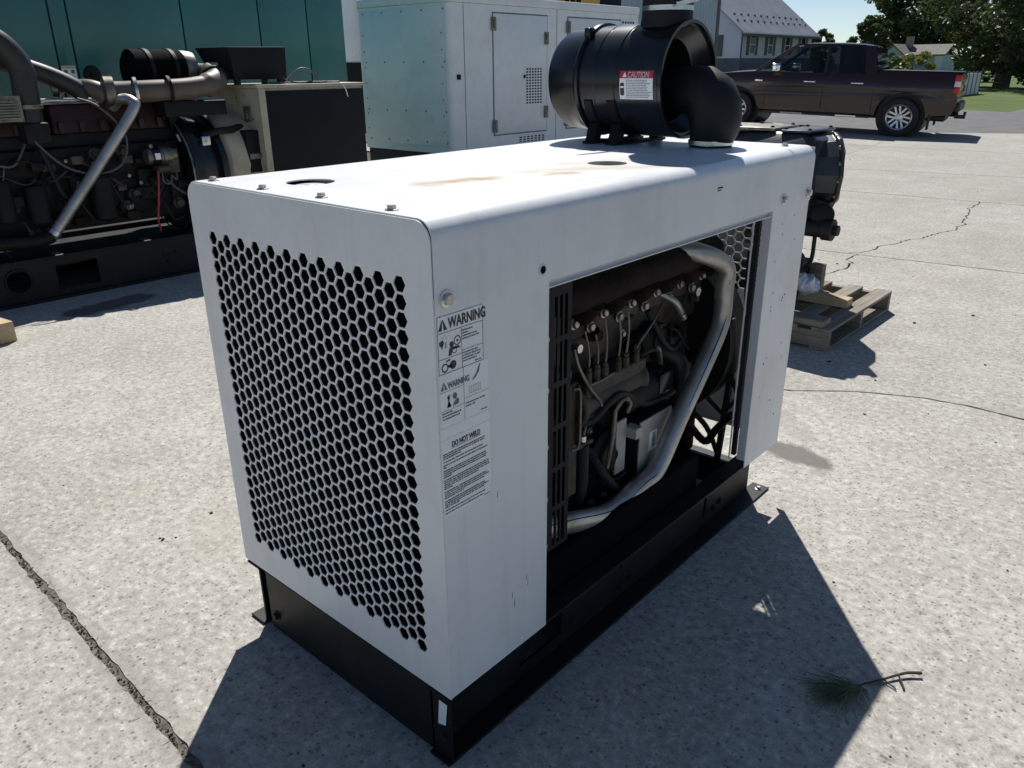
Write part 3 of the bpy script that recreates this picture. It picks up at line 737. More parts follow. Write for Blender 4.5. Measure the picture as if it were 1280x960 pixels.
# filters, heat-shield and lower clutter
q = MB(); q.lathe((-.21, .92, .555), (0, 1, 0), [(0, .055), (.22, .055), (.24, .04)], 20); q.build('intake_tube', 'black_panel', G)
q = MB(); q.box(-.20, -.15, 1.07, 1.15, .53, .60); q.build('relay_box', 'black_gloss', G, bev=.01)
q = MB(); q.lathe((-.22, .86, .40), (1, 0, 0), [(-.04, .075), (.02, .075), (.03, .06), (.045, .055), (.05, .02)], 24); q.build('water_pump', 'cast_dark', G)
q = MB(); q.tube(crv([(-.17, .855, .55), (-.155, .875, .585), (-.15, .90, .565), (-.155, .895, .535)], 6), .007, 8); q.tube(crv([(-.17, .855, .55), (-.17, .845, .46), (-.175, .83, .37)], 5), .007, 8); q.build('sensor_cable', 'steel_line', G)
q = MB(); q.box(-.18, -.170, .868, .92, .33, .505); q.box(-.18, -.135, .92, .955, .44, .475); br = q.build('bracket', 'ecu_face', G, bev=.002, seg=1)
q = MB(); q.box(-.235, -.155, .965, 1.15, .285, .478); ec = q.build('control_module', 'black_panel', G, bev=.004)
MB().box(-.156, -.150, .966, 1.149, .287, .476).build('module_face', 'ecu_face', ec, bev=.002)
q = MB(); q.box(-.1497, -.1488, 1.02, 1.065, .36, .425); sl = q.build('barcode_label', 'label_white', ec, smooth=0)
q = MB(); rr = random.Random(3)
for k in range(14): q.box(-.1487, -.1484, 1.036, 1.055, .370+k*.0036, .370+k*.0036+rr.choice((.001, .0018, .0026)))
q.build('barcode', 'print_black', sl, smooth=0, kind='stuff')
q = MB(); q.box(-.22, -.205, .72, .95, .21, .36); bp = q.build('mount_plate', 'black_panel', G, bev=.004)
for y, z in ((.858, .303), (.859, .250), (.796, .253)): inst(BOLT_S, 'bolt', bp, (-.205, y, z))
q = MB(); q.tube(crv([(-.26, 1.20, .62), (-.20, 1.24, .60), (-.18, 1.26, .5), (-.2, 1.24, .4)], 6), .03, 14); q.build('coolant_hose', 'hose_dark', G)
q = MB(); q.lathe((-.25, 1.10, .70), (1, 0, 0), [(0, .05), (.04, .05), (.06, .03), (.07, .03)], 20); q.build('pulley', 'cast_dark', G)
q = MB(); q.lathe((-.40, 1.42, .60), (0, 1, 0), [(0, .30), (.12, .30), (.12, .28), (.14, .1)], 40); q.build('flywheel_housing', 'cast_dark', G)
for pts, r in (([(-.12, 1.45, .70), (-.11, 1.47, .55), (-.13, 1.50, .40), (-.15, 1.52, .20), (-.15, 1.50, .10)], .013), ([(-.2, 1.44, .42), (-.15, 1.49, .34), (-.10, 1.52, .30), (-.09, 1.50, .40), (-.12, 1.48, .5)], .008),
               ([(-.25, 1.42, .36), (-.2, 1.5, .26), (-.17, 1.55, .14)], .010), ([(-.07, 1.47, .86), (-.075, 1.49, .6), (-.09, 1.5, .42), (-.14, 1.5, .33)], .007), ([(-.1, 1.50, .92), (-.09, 1.48, .82), (-.07, 1.45, .75)], .011)):
    MB().tube(crv(pts, 6), r, 8).build('wiring_loom', 'black_rubber', G)
rr = random.Random(17)
for k in range(34):
    y = rr.uniform(.60, 1.33); z = rr.uniform(.30, .80); x = rr.uniform(-.245, -.20); kind_ = k % 4; mt_ = rr.choice(('cast_grey', 'cast_grey', 'cast_dark', 'rust_cast'))
    if kind_ == 0: MB().lathe((x-.02, y, z), (1, rr.uniform(-.2, .2), rr.uniform(-.2, .2)), [(0, .024), (.02, .024), (.024, .018), (.04, .016)], 14).build('boss', mt_, G)
    elif kind_ == 1: s_ = rr.uniform(.012, .03); MB().box(x-.03, x+.01, y, y+s_*2, z, z+s_).build('lug', mt_, G, bev=.004)
    elif kind_ == 2: inst(BOLT if k % 8 == 2 else BOLT_D, 'bolt', G, (x, y, z))
    else: MB().tube(crv([(x-.03, y, z), (x+.02, y+.02, z+rr.uniform(-.03, .03)), (x+.03, y+rr.uniform(.03, .12), z+rr.uniform(-.12, .05)), (x-.02, y+rr.uniform(.05, .16), z+rr.uniform(-.18, .02))], 6), rr.choice((.004, .006, .009)), 8).build('small_hose', rr.choice(('black_rubber', 'steel_line', 'hose_dark', 'black_rubber')), G)
for pts, r in (([(-.20, .62, .60), (-.17, .72, .56), (-.165, .86, .60), (-.17, 1.02, .52), (-.18, 1.2, .50)], .012), ([(-.2, 1.05, .80), (-.17, 1.10, .70), (-.165, 1.16, .66), (-.18, 1.25, .68)], .009), ([(-.21, .78, .44), (-.16, .80, .36), (-.15, .9, .27), (-.17, 1.1, .25)], .014)):
    MB().tube(crv(pts, 8), r, 10).build('wiring_loom', 'black_rubber', G)
# the large aluminised tube sweeping through the opening
path = crv([(-.24, 1.10, .955), (-.18, 1.17, .965), (-.135, 1.215, .958), (-0.110, 1.344, 0.898), (-0.110, 1.356, 0.811), (-0.110, 1.349, 0.703), (-0.110, 1.245, 0.576), (-0.110, 1.123, 0.447), (-0.110, 1.006, 0.316), (-0.110, 0.904, 0.297), (-0.110, 0.749, 0.279), (-0.110, 0.540, 0.341), (-.115, .36, .39)], 7)
q = MB(); q.tube(path, .0295, 28); ct = q.build('charge_tube', 'galvanised', G)
q = MB(); q.tube([p+Vector((.0225, -.0185*((p.z-.3)/.6 if p.z > .45 else -.3), .0185)) for p in path[20:]], .0016, 6); q.build('weld_seam', 'cast_dark', ct)

# ---- air cleaner on the lid
AY, AZ = 1.45, 1.436
q = MB(); q.lathe((0, AY, AZ), (1, 0, 0), [(-.800, .0), (-.800, .125), (-.792, .148), (-.775, .157), (-.668, .163)], 64); ac = q.build('air_cleaner_cover', 'black_gloss', G, smooth=30)
q = MB(); q.lathe((0, AY, AZ), (1, 0, 0), [(-.6685, .160), (-.668, .176), (-.660, .1785), (-.652, .176), (-.650, .168)], 64, cap=False); q.build('clamp_band', 'black_gloss', ac, smooth=30)
q = MB(); q.lathe((0, AY, AZ), (1, 0, 0), [(-.652, .160), (-.651, .1675), (-.595, .1675), (-.592, .1655), (-.588, .1655), (-.585, .1690), (-.515, .1690), (-.512, .1665), (-.506, .1665), (-.503, .1705), (-.372, .1725), (-.356, .1715), (-.352, .166), (-.354, .158), (-.400, .130), (-.404, .124), (-.47, .118), (-.54, .108), (-.545, .0)], 72); ab = q.build('air_cleaner_body', 'black_gloss', G, smooth=30)
q = MB(); q.lathe((0, AY, AZ), (1, 0, 0), [(-.352, .166), (-.352, .1755), (-.340, .1755), (-.340, .166)], 64, cap=False); q.build('rim', 'black_gloss', ab, smooth=30)
q = MB(); q.box(-.672, -.648, AY-.115, AY-.085, AZ+.125, AZ+.160); q.build('latch', 'black_gloss', ac, bev=.004)
for x in (-.635, -.545):
    q = MB(); q.lathe((x, AY, AZ), (1, 0, 0), [(0, .168), (.0, .1735), (.032, .1735), (.032, .168)], 48, cap=False, a0=R(200), a1=R(340))
    for s in (-1, 1): q.hexa([(x, AY+s*.13-.02, Z1), (x+.035, AY+s*.13-.02, Z1), (x+.035, AY+s*.13+.02, Z1), (x, AY+s*.13+.02, Z1)], [(x, AY+s*.105-.02, Z1+.065), (x+.035, AY+s*.105-.02, Z1+.065), (x+.035, AY+s*.105+.02, Z1+.065), (x, AY+s*.105+.02, Z1+.065)])
    q.box(x-.005, x+.04, AY-.155, AY+.155, Z1+.0006, Z1+.008)
    q.build('saddle', 'black_panel', G, bev=.002, seg=1)
# caution label wrapped on the body
def wrap(e): return lambda p: (p.x, AY-math.sqrt(max((.1724+e)**2-(p.z-AZ)**2, 1e-6)), p.z)
def grid_patch(x0, x1, z0, z1, e):
    q = MB(); n = 10; vs = []
    for i in range(n+1):
        z = z0+(z1-z0)*i/n
        for x in (x0, x1): vs.append((x, 0, z))
    q.add(vs, [(2*i, 2*i+1, 2*i+3, 2*i+2) for i in range(n)]); return q.mapv(wrap(e))
lb = grid_patch(-.487, -.367, 1.384, 1.445, .0012).build('caution_label', 'label_white', G)
grid_patch(-.487, -.367, 1.4452, 1.467, .0012).build('red_header', 'label_red', lb)
UXv = Vector((1, 0, 0))
MB().text('CAUTION', .0235, (-.4575, 0, 1.4475), UXv, UZ, bold=.0005).mapv(wrap(.0021)).build('lettering', 'label_white', lb, smooth=0)
q = MB()
q.add([(-.477, 0, 1.4485), (-.461, 0, 1.4485), (-.469, 0, 1.4635)], [(0, 1, 2)]); q.mapv(wrap(.0021)).build('triangle', 'label_white', lb, smooth=0)
q = MB()
def dk(x0, x1, z0, z1): q.add([(x0, 0, z0), (x1, 0, z0), (x1, 0, z1), (x0, 0, z1)], [(0, 1, 2, 3)])
rr = random.Random(8); z = 1.4385
for k in range(11):
    x = -.463
    while x < -.374+rr.uniform(-.02, .002):
        l = rr.uniform(.004, .012); dk(x, min(x+l, -.371), z, z+.0019); x += l+.0015
    z -= .0049
dk(-.466, -.4655, 1.384, 1.445); q.mapv(wrap(.0018)).build('fine_print', 'print_grey', lb, smooth=0, kind='stuff')
q = MB(); vs = []; N_ = 14
for i in range(N_+1):
    z_ = 1.394+.039*i/N_; t = min(i, N_-i)/N_*.039; hw = .00725 if t > .007 else math.sqrt(max(0, .00725**2-(.00725-t)**2))+.0005
    vs += [(-.4772-hw, 0, z_), (-.4772+hw, 0, z_)]
q.add(vs, [(2*i, 2*i+1, 2*i+3, 2*i+2) for i in range(N_)]); q.mapv(wrap(.0018)).build('pictogram', 'print_black', lb, smooth=0)
q = MB(); q.add([(-.4835, 0, 1.417), (-.471, 0, 1.417), (-.471, 0, 1.4225), (-.4835, 0, 1.4225)], [(0, 1, 2, 3)]); q.mapv(wrap(.0024)).build('pictogram', 'label_white', lb, smooth=0)
# elbow down to the lid
q = MB(); q.tube([(-.52, AY, 1.408), (-.40, AY, 1.408), (-.395, AY, 1.408), (-.375, AY, 1.408), (-.370, AY, 1.408), (-.335, AY, 1.407), (-.290, AY, 1.402), (-.262, AY, 1.385), (-.246, AY, 1.358), (-.240, AY, 1.320), (-.243, AY, 1.290), (-.247, AY, 1.270), (-.25, AY, 1.258), (-.25, AY, 1.242)],
                   [.055, .055, .064, .064, .068, .073, .079, .0825, .0835, .081, .076, .069, .0665, .066], 40)
el = q.build('intake_elbow', 'black_rubber', G, smooth=50)
q = MB(); q.lathe((-.250, AY, 1.2485), (0, 0, 1), [(0, .067), (0, .0705), (.013, .0705), (.013, .067)], 48, cap=False); q.box(-.245, -.215, AY-.078, AY-.068, 1.2485, 1.262); q.build('hose_clamp', 'steel_clamp', el, smooth=30)
# pre-cleaner on top
q = MB(); q.lathe((-.435, AY, 1.59), (0, 0, 1), [(0, .084), (.03, .079), (.10, .079)], 40); stk = q.build('precleaner_neck', 'black_rubber', G)
q = MB(); q.lathe((-.435, AY, 1.655), (0, 0, 1), [(0, .074), (.04, .077), (.055, .10), (.065, .135), (.085, .155), (.20, .16), (.24, .12), (.26, .0)], 48); q.build('precleaner_bowl', 'black_rubber', stk)
q = MB(); q.lathe((-.435, AY, 1.638), (0, 0, 1), [(0, .0795), (0, .0815), (.014, .0815), (.014, .0795)], 48, cap=False); q.box(-.36, -.285, AY-.075, AY-.073, 1.645, 1.657, Matrix.Translation((-.36, AY-.075, 1.645)) @ Matrix.Rotation(R(-8), 4, 'Y') @ Matrix.Translation((.36, -AY+.075, -1.645))); q.build('hose_clamp', 'steel_clamp', stk, smooth=30)
# ------------------------------------------------------------------ OPEN GENERATOR SET ON THE LEFT
N = thing('generator_set', 'large open diesel generator set with dark red rocker cover on long black skid at left', 'generator', (-5.3, 1.5, 0))
XS = -4.93
q = MB()
hl = [circle(.765, .163, .075, 28), [(1.01, .06), (1.29, .06), (1.29, .235), (1.01, .235)], [(-.1, .06), (.2, .06), (.2, .235), (-.1, .235)]]
q.fill([(-1.2, .02), (3.9, .02), (3.9, .285), (-1.2, .285)], hl, .012, (XS, 0, 0), UY, UZ)
q.box(XS-.10, XS+.03, -1.2, 3.9, .2855, .30); q.box(XS-.10, XS+.05, -1.2, 3.9, .0, .0195)
sk = q.build('skid_rail', 'black_skid', N, bev=.003, seg=1)
MB().lathe((XS+.006, .765, .163), (1, 0, 0), [(0, .074), (0, .086), (.012, .086), (.012, .074)], 32, cap=False).build('lifting_ring', 'cast_dark', sk)
for y, z in ((1.78, .17), (1.82, .175), (1.87, .18), (1.80, .12)): inst(BOLT_D, 'bolt', sk, (XS+.006, y, z))
q = MB(); q.box(XS-.9, XS-.8, -1.2, 3.9, .0, .30); q.build('skid_rail', 'black_skid', N)
q = MB(); q.box(XS-.8, XS-.1, -1.2, 3.9, .20, .26); q.build('skid_floor', 'black_skid', N)
q = MB()
for y in (1.02, 1.64, 2.06): q.box(XS-.06, XS+.028, y, y+.05, .3003, .306)
q.build('bright_shim', 'steel_clamp', sk, smooth=0)
# engine
q = MB(); q.box(-5.62, -5.10, .35, 2.12, .42, .98); e2 = q.build('engine_block', 'cast_dark', N, bev=.02)
for i in range(7):
    y = .55+i*.24
    MB().box(-5.105, -5.06, y, y+.12, .55+.02*(i % 2), .80).build('side_cover', 'cast_dark', e2, bev=.02)
q = MB(); q.box(-5.58, -5.14, .3, 2.10, .98, 1.07); q.build('cylinder_head', 'cast_dark', N, bev=.015)
for i in range(4):
    y0 = .42+i*.42
    q = MB(); q.hexa([(-5.56, y0, 1.07), (-5.14, y0, 1.07), (-5.14, y0+.40, 1.07), (-5.56, y0+.40, 1.07)], [(-5.50, y0+.03, 1.26), (-5.22, y0+.03, 1.26), (-5.22, y0+.37, 1.26), (-5.50, y0+.37, 1.26)])
    rc = q.build('rocker_cover', 'red_cover', N, bev=.018, seg=3)
    for yy in (.06, .2, .34): MB().box(-5.165, -5.13, y0+yy-.02, y0+yy+.02, 1.075, 1.15).build('lug', 'red_cover', rc, bev=.008)
q = MB(); q.box(-5.50, -5.22, .5, 1.6, 1.262, 1.275); q.build('cover_plate', 'steel_line', N)
for k in range(3):
    q = MB(); q.tube(crv([(-5.2-k*.06, 1.02, 1.285), (-5.22-k*.06, 1.3, 1.29), (-5.2-k*.06, 1.62, 1.285)], 4), .009, 8); q.build('fuel_rail', 'steel_clamp', N)
# bulk of pumps, filters and lines on the near side
for (y, z, r, l) in ((.62, .70, .075, .16), (.82, .66, .06, .13), (1.02, .62, .07, .12), (1.45, .62, .08, .15)):
    q = MB(); q.lathe((-5.02, y, z-l), (0, 0, 1), [(0, r*.7), (.02, r), (2*l, r), (2*l+.02, r*.8)], 20); q.build('filter', 'black_panel', N)
rr = random.Random(21)
for k in range(14):
    y = rr.uniform(.4, 2.0); z = rr.uniform(.45, .95); y2 = y+rr.uniform(-.35, .35); z2 = rr.uniform(.4, 1.02); xx = rr.uniform(-5.08, -4.99)
    MB().tube(crv([(-5.1, y, z), (xx, y+.03, z+.02), (xx+.02, (y+y2)/2, (z+z2)/2-rr.uniform(0, .12)), (xx, y2, z2), (-5.12, y2+.02, z2+.01)], 6), rr.choice((.006, .008, .012, .016)), 8).build('hose', rr.choice(('black_rubber', 'black_rubber', 'steel_line', 'hose_dark')), N)
for k in range(10):
    y = rr.uniform(.45, 1.95); z = rr.uniform(.45, .9); s = rr.uniform(.03, .07)
    MB().box(-5.1, -5.06+rr.uniform(0, .06), y, y+s*1.5, z, z+s).build('bracket', rr.choice(('cast_dark', 'cast_dark', 'cast_grey')), N, bev=.004)
for k in range(26):
    inst(BOLT if k % 2 else BOLT_D, 'bolt', e2, (-5.06 if k % 3 else -5.10, rr.uniform(.4, 2.1), rr.uniform(.45, .96)))
for k in range(46):
    y = rr.uniform(.35, 2.05); z = rr.uniform(.42, 1.0); xx = rr.uniform(-5.06, -5.0); mt_ = rr.choice(('cast_dark', 'cast_dark', 'cast_grey', 'rust_cast', 'steel_line'))
    if k % 3 == 0: MB().lathe((-5.10, y, z), (1, rr.uniform(-.3, .3), rr.uniform(-.3, .3)), [(0, .045), (.04, .045), (.05, .03), (.08, .028)], 12).build('fitting', mt_, N)
    elif k % 3 == 1: s_ = rr.uniform(.02, .06); MB().box(-5.10, xx, y, y+s_*rr.uniform(1, 3), z, z+s_).build('bracket', mt_, N, bev=.005)
    else: MB().tube(crv([(-5.09, y, z), (xx, y+.04, z-.02), (xx+.02, y+rr.uniform(.08, .3), z+rr.uniform(-.2, .1)), (-5.09, y+rr.uniform(.1, .4), z+rr.uniform(-.25, .12))], 6), rr.choice((.005, .008, .011)), 8).build('hose', rr.choice(('black_rubber', 'hose_dark', 'steel_line', 'black_rubber', 'cable_grey')), N)
# bright drop pipe
q = MB(); q.tube(crv([(-5.16, 1.70, 1.23), (-5.08, 1.73, 1.285), (-4.995, 1.775, 1.27), (-4.965, 1.745, 1.20), (-4.965, 1.43, .84), (-4.965, 1.10, .475), (-4.965, 1.05, .425)], 8), .038, 20); dp = q.build('drop_pipe', 'galvanised', N)
q = MB(); q.lathe((-4.965, 1.075, .45), (0, -.69, -.72), [(0, .039), (0, .047), (.03, .047), (.03, .039)], 20, cap=False); q.build('pipe_clamp', 'steel_clamp', dp)
q = MB(); q.tube(crv([(-4.965, 1.05, .425), (-4.98, .95, .40), (-5.0, .70, .41), (-5.0, .3, .43)], 5), .045, 14); q.build('lower_pipe', 'cast_dark', N)
# air cleaner, elbow hose
q = MB(); q.lathe((-5.33, 1.93, 1.475), (0, 1, 0), [(0, .0), (0, .12), (.02, .15), (.40, .15), (.41, .135)], 40); a2 = q.build('air_cleaner', 'black_matt', N)
MB().lathe((-5.33, 2.341, 1.475), (0, 1, 0), [(0, .142), (.02, .145), (.09, .135), (.10, .06), (.102, .0)], 36).build('end_cap', 'steel_line', a2)
for y in (2.05, 2.24): MB().lathe((-5.33, y, 1.475), (0, 1, 0), [(0, .149), (0, .156), (.03, .156), (.03, .149)], 40, cap=False).build('strap', 'black_panel', a2)
hp = crv([(-5.30, 2.46, 1.45), (-5.22, 2.52, 1.44), (-5.10, 2.50, 1.40), (-5.03, 2.40, 1.37), (-5.03, 2.22, 1.345), (-5.08, 1.98, 1.335), (-5.14, 1.80, 1.33), (-5.17, 1.70, 1.33)], 8)
q = MB(); q.tube(hp, [.076+(.012 if 6 < i < 26 else 0) for i in range(len(hp))], 24); hs = q.build('intake_hose', 'hose_tan', N, smooth=60)
for i in (13, 36, 44):
    d = hp[i+1]-hp[i-1]; MB().lathe(hp[i], d, [(0, .09), (0, .101), (.022, .101), (.022, .09)], 28, cap=False).build('hose_clamp', 'black_panel' if i != 44 else 'steel_clamp', hs)
MB().lathe(hp[-1]+Vector((.01, .03, 0)), hp[-1]-hp[-4], [(0, .09), (0, .11), (.06, .11), (.075, .08), (.08, .0)], 28).build('pipe_end', 'steel_line', hs)
q = MB(); q.box(-5.25, -5.02, 2.02, 2.52, 1.15, 1.26); q.build('bracket_tray', 'black_panel', N, bev=.006)
q = MB(); q.box(-5.03, -5.0, 2.33, 2.50, 1.255, 1.262); q.build('bright_strip', 'steel_clamp', N)
q = MB(); q.box(-5.2, -5.14, 2.10, 2.16, .95, 1.15); q.build('tray_leg', 'black_panel', N)
# turbo outlet and the dark pipes at the left
q = MB(); q.tube(crv([(-5.35, 1.42, 1.36), (-5.30, 1.52, 1.375), (-5.22, 1.60, 1.36), (-5.17, 1.68, 1.31)], 6), [.03+.0025*i for i in range(19)], 18); q.build('turbo_pipe', 'hose_tan', N, smooth=60)
q = MB(); q.lathe((-5.35, 1.38, 1.36), (.3, 1, .1), [(0, .055), (.04, .06), (.05, .05)], 20); q.build('turbo_flange', 'steel_line', N)
q = MB(); q.tube(crv([(-5.1, .55, 1.72), (-5.1, .85, 1.715), (-5.1, 1.02, 1.66), (-5.1, 1.125, 1.52), (-5.1, 1.13, 1.35), (-5.1, 1.12, 1.15)], 8), .078, 22); q.build('exhaust_pipe', 'hose_dark', N)
q = MB(); q.lathe((-5.1, 1.123, 1.245), (0, 0, 1), [(0, .078), (0, .092), (.025, .092), (.025, .078)], 28, cap=False); q.build('pipe_clamp', 'steel_line', N)
q = MB(); q.box(-5.2, -5.0, 1.04, 1.20, 1.02, 1.16); q.build('pipe_base', 'cast_dark', N, bev=.02)
q = MB(); q.tube(crv([(-5.28, .60, 1.60), (-5.28, 1.0, 1.56), (-5.27, 1.30, 1.47), (-5.25, 1.50, 1.37), (-5.25, 1.56, 1.30)], 8), .062, 20); q.build('coolant_pipe', 'hose_dark', N)
q = MB(); q.tube(crv([(-5.08, 1.44, 1.30), (-5.02, 1.55, 1.24), (-4.99, 1.68, 1.06), (-4.99, 1.63, .86), (-4.99, 1.45, .80), (-4.99, 1.25, .86), (-5.0, 1.10, 1.02), (-5.05, 1.05, 1.15)], 8), .008, 8); q.build('looped_cable', 'cable_grey', N)
q = MB()
for k in range(7): q.box(-5.02, -4.98, .78, 1.04, 1.19+k*.017, 1.198+k*.017)
q.box(-5.03, -5.02, .77, 1.06, 1.17, 1.33); q.build('belt_guard', 'steel_line', N, smooth=0)
# starter motor
q = MB(); q.lathe((-4.99, 1.80, .885), (0, 1, 0), [(0, .02), (0, .05), (.02, .058), (.11, .058), (.115, .066), (.17, .066), (.20, .05), (.22, .05)], 24); stt = q.build('starter_motor', 'steel_line', N)
q = MB(); q.lathe((-4.99, 1.83, .885), (0, 1, 0), [(0, .0585), (0, .0605), (.065, .0605), (.065, .0585)], 24, cap=False); q.build('motor_band', 'black_gloss', stt)
q = MB(); q.box(-4.932, -4.928, 1.845, 1.885, .865, .91); q.build('motor_label', 'label_white', stt, smooth=0)
q = MB(); q.lathe((-4.97, 1.86, .79), (0, 1, 0), [(0, .028), (.10, .028), (.11, .015)], 18); MB().box(-5.02, -4.95, 1.95, 2.03, .76, .93).build('drive_housing', 'cast_grey', stt, bev=.006); MB().cyl((-4.99, 1.85, .94), (-4.99, 1.85, .97), .016, 10).build('terminal', 'steel_line', stt); q.build('solenoid', 'cast_grey', stt, bev=.003, seg=1)
MB().tube(crv([(-4.96, 1.86, .78), (-4.945, 1.84, .68), (-4.95, 1.82, .56), (-4.96, 1.80, .43), (-4.99, 1.82, .34)], 6), .008, 8).build('red_cable', 'red_wire', N)
MB().tube(crv([(-4.96, 1.89, .78), (-4.93, 1.88, .70), (-4.93, 1.93, .69), (-4.94, 1.95, .74), (-4.93, 1.98, .71), (-4.96, 2.0, .77)], 6), .006, 8).build('grey_cable', 'cable_grey', N)
# flywheel housing and coupling
q = MB(); q.lathe((-5.36, 2.12, .72), (0, 1, 0), [(0, .43), (.02, .45), (.09, .45), (.10, .42), (.24, .40), (.25, .44), (.30, .44), (.31, .3)], 56); fh = q.build('flywheel_housing', 'black_gloss', N)
MB().lathe((-5.36, 2.115, .72), (0, 1, 0), [(0, .445), (-.004, .452), (.004, .456), (.012, .452)], 56, cap=False).build('bright_rim', 'steel_line', fh)
q = MB(); q.add([(-5.035, 2.115, .97), (-5.07, 2.115, 1.02), (-5.11, 2.115, 1.02), (-5.075, 2.115, .97)], [(0, 1, 2, 3)]).mapv(lambda p: (p.x, p.y, p.z)); q.build('housing_label', 'label_white', fh, smooth=0)
MB().box(-5.02, -4.99, 2.26, 2.33, .93, 1.0).build('bright_bracket', 'steel_clamp', fh, bev=.006)
q = MB(); q.lathe((-5.36, 2.43, .76), (0, 1, 0), [(0, .36), (.05, .40), (.34, .40)], 44); q.build('alternator_end', 'tan_paint', N)
# tan cabinet with black door
q = MB(); q.box(-5.66, -4.905, 2.74, 3.78, .30, 1.335); cab = q.build('cabinet', 'tan_paint', N, bev=.006)
MB().box(-5.68, -4.885, 2.725, 3.80, 1.336, 1.362).build('cabinet_top', 'tan_paint', cab, bev=.003)
MB().box(-4.9045, -4.893, 2.80, 3.775, .33, 1.315).build('cabinet_door', 'black_panel', cab, bev=.003)
MB().box(-4.9045, -4.885, 2.735, 2.795, .30, 1.335).build('corner_trim', 'tan_paint', cab, bev=.003)
q = MB()
for x, z in ((-5.42, 1.24), (-5.40, 1.13), (-5.32, 1.20), (-5.24, 1.26), (-5.44, 1.06), (-5.34, 1.08), (-5.12, 1.28), (-5.02, 1.10), (-5.5, 1.16), (-5.28, 1.14)): q.lathe((x, 2.7395, z), (0, -1, 0), [(0, .008), (.0006, .007)], 10)
q.build('knock_out', 'cast_dark', cab, smooth=0, kind='stuff')
q = MB(); q.box(-5.13, -5.03, 2.725, 2.7395, 1.08, 1.20); q.box(-5.10, -5.06, 2.71, 2.725, 1.10, 1.18); q.build('latch_plate', 'steel_line', cab, bev=.004)
q = MB(); q.box(-5.22, -4.96, 2.62, 2.738, .69, 1.02); jb = q.build('black_box', 'black_panel', cab, bev=.012)
MB().box(-4.99, -4.95, 2.63, 2.738, .80, .84).build('box_tab', 'steel_line', jb)
MB().box(-5.34, -5.27, 2.7375, 2.7392, .78, .92).build('notice', 'plastic_white', cab, smooth=0)
MB().tube(crv([(-5.05, 2.30, 1.00), (-5.0, 2.42, 1.03), (-5.05, 2.55, 1.03), (-5.1, 2.66, 1.04), (-5.12, 2.70, 1.0)], 6), .028, 10).build('conduit', 'black_rubber', N)

cb = thing('control_box', 'black steel control box standing on top of the tan cabinet', 'box', (-5.3, 2.9, 1.362))
q = MB(); q.hexa([(-5.40, 2.66, 1.40), (-5.08, 2.66, 1.40), (-5.08, 3.14, 1.40), (-5.40, 3.14, 1.40)], [(-5.46, 2.56, 1.64), (-5.06, 2.62, 1.64), (-5.06, 3.14, 1.645), (-5.46, 3.14, 1.645)])
q.build('housing', 'black_panel', cb, bev=.004)
for x, y in ((-5.36, 2.70), (-5.12, 2.70), (-5.36, 3.10), (-5.12, 3.10)): MB().box(x-.02, x+.02, y-.02, y+.02, 1.362, 1.3995).build('foot', 'black_rubber', cb)
q = MB(); q.hexa([(-5.34, 2.640, 1.44), (-5.24, 2.642, 1.44), (-5.24, 2.644, 1.44), (-5.34, 2.642, 1.44)], [(-5.34, 2.612, 1.53), (-5.24, 2.616, 1.53), (-5.24, 2.618, 1.53), (-5.34, 2.614, 1.53)]); q.build('rating_label', 'plastic_white', cb, smooth=0)
wr = thing('cable_bundle', 'grey cable coiled loosely on the tan cabinet top beside the control box', 'cable', (-5.0, 3.2, 1.362))
MB().tube(crv([(-5.02, 2.92, 1.372), (-4.99, 3.05, 1.375), (-5.0, 3.12, 1.42), (-5.0, 3.22, 1.478), (-5.0, 3.32, 1.465), (-5.0, 3.38, 1.40), (-4.99, 3.36, 1.372), (-4.96, 3.2, 1.371), (-4.98, 3.0, 1.372)], 8), .008, 8).build('loop', 'cable_grey', wr)
MB().tube(crv([(-5.0, 2.98, 1.43), (-4.99, 3.04, 1.40), (-4.98, 3.1, 1.375), (-4.96, 3.3, 1.371), (-4.95, 3.5, 1.372), (-4.93, 3.56, 1.371)], 8), .009, 8).build('loose_end', 'black_rubber', wr)
MB().tube(crv([(-4.96, 3.42, 1.375), (-4.92, 3.52, 1.372), (-4.878, 3.57, 1.33), (-4.878, 3.60, 1.25)], 6), .0045, 6).build('thin_wire', 'label_white', wr)
# wood block by the skid
q = MB(); q.box(-.16, .16, -.18, .18, 0, .12, Matrix.Translation((-4.26, .26, .001)) @ Matrix.Rotation(R(8), 4, 'Z'))
tag(q.build('wood_block', 'wood_new_x', bev=.006), 'short tan timber block on the concrete in front of the long skid', 'block')

# ------------------------------------------------------------------ TEAL CONTAINER
T = thing('teal_enclosure', 'tall glossy teal steel enclosure with narrow doors behind the open generator set', 'enclosure', (-8.5, 2, 0))
q = MB(); q.box(-10.2, -7.53, -3.6, 5.66, .25, 3.4); body = q.build('housing', 'teal_paint', T, bev=.01)
MB().box(-10.25, -7.48, -3.7, 5.70, .0, .2495).build('base_frame', 'black_skid', T)
ys = [-2.6, -.2, 2.275, 2.435, 3.565, 4.47, 5.11, 5.62]
for a, c_ in zip(ys, ys[1:]):
    d = MB().box(-7.529, -7.50, a+.008, c_-.008, .34, 3.3).build('door' if c_-a > .3 else 'door_post', 'teal_paint', T, bev=.005)
for y in (2.15, 2.56):
    q = MB(); q.lathe((-7.499, y, 1.44), (1, 0, 0), [(0, .085), (.012, .08), (.02, .05), (.02, .02), (.035, .02)], 22); q.build('handle', 'black_panel', T)
q = MB(); q.box(-7.4985, -7.496, 2.285, 2.415, 1.37, 1.52); nt_ = q.build('notice', 'label_white', T, smooth=0)
q = MB(); q.box(-7.4955, -7.4945, 2.285, 2.415, 1.497, 1.515); q.build('yellow_band', 'yellow_paint', nt_, smooth=0)
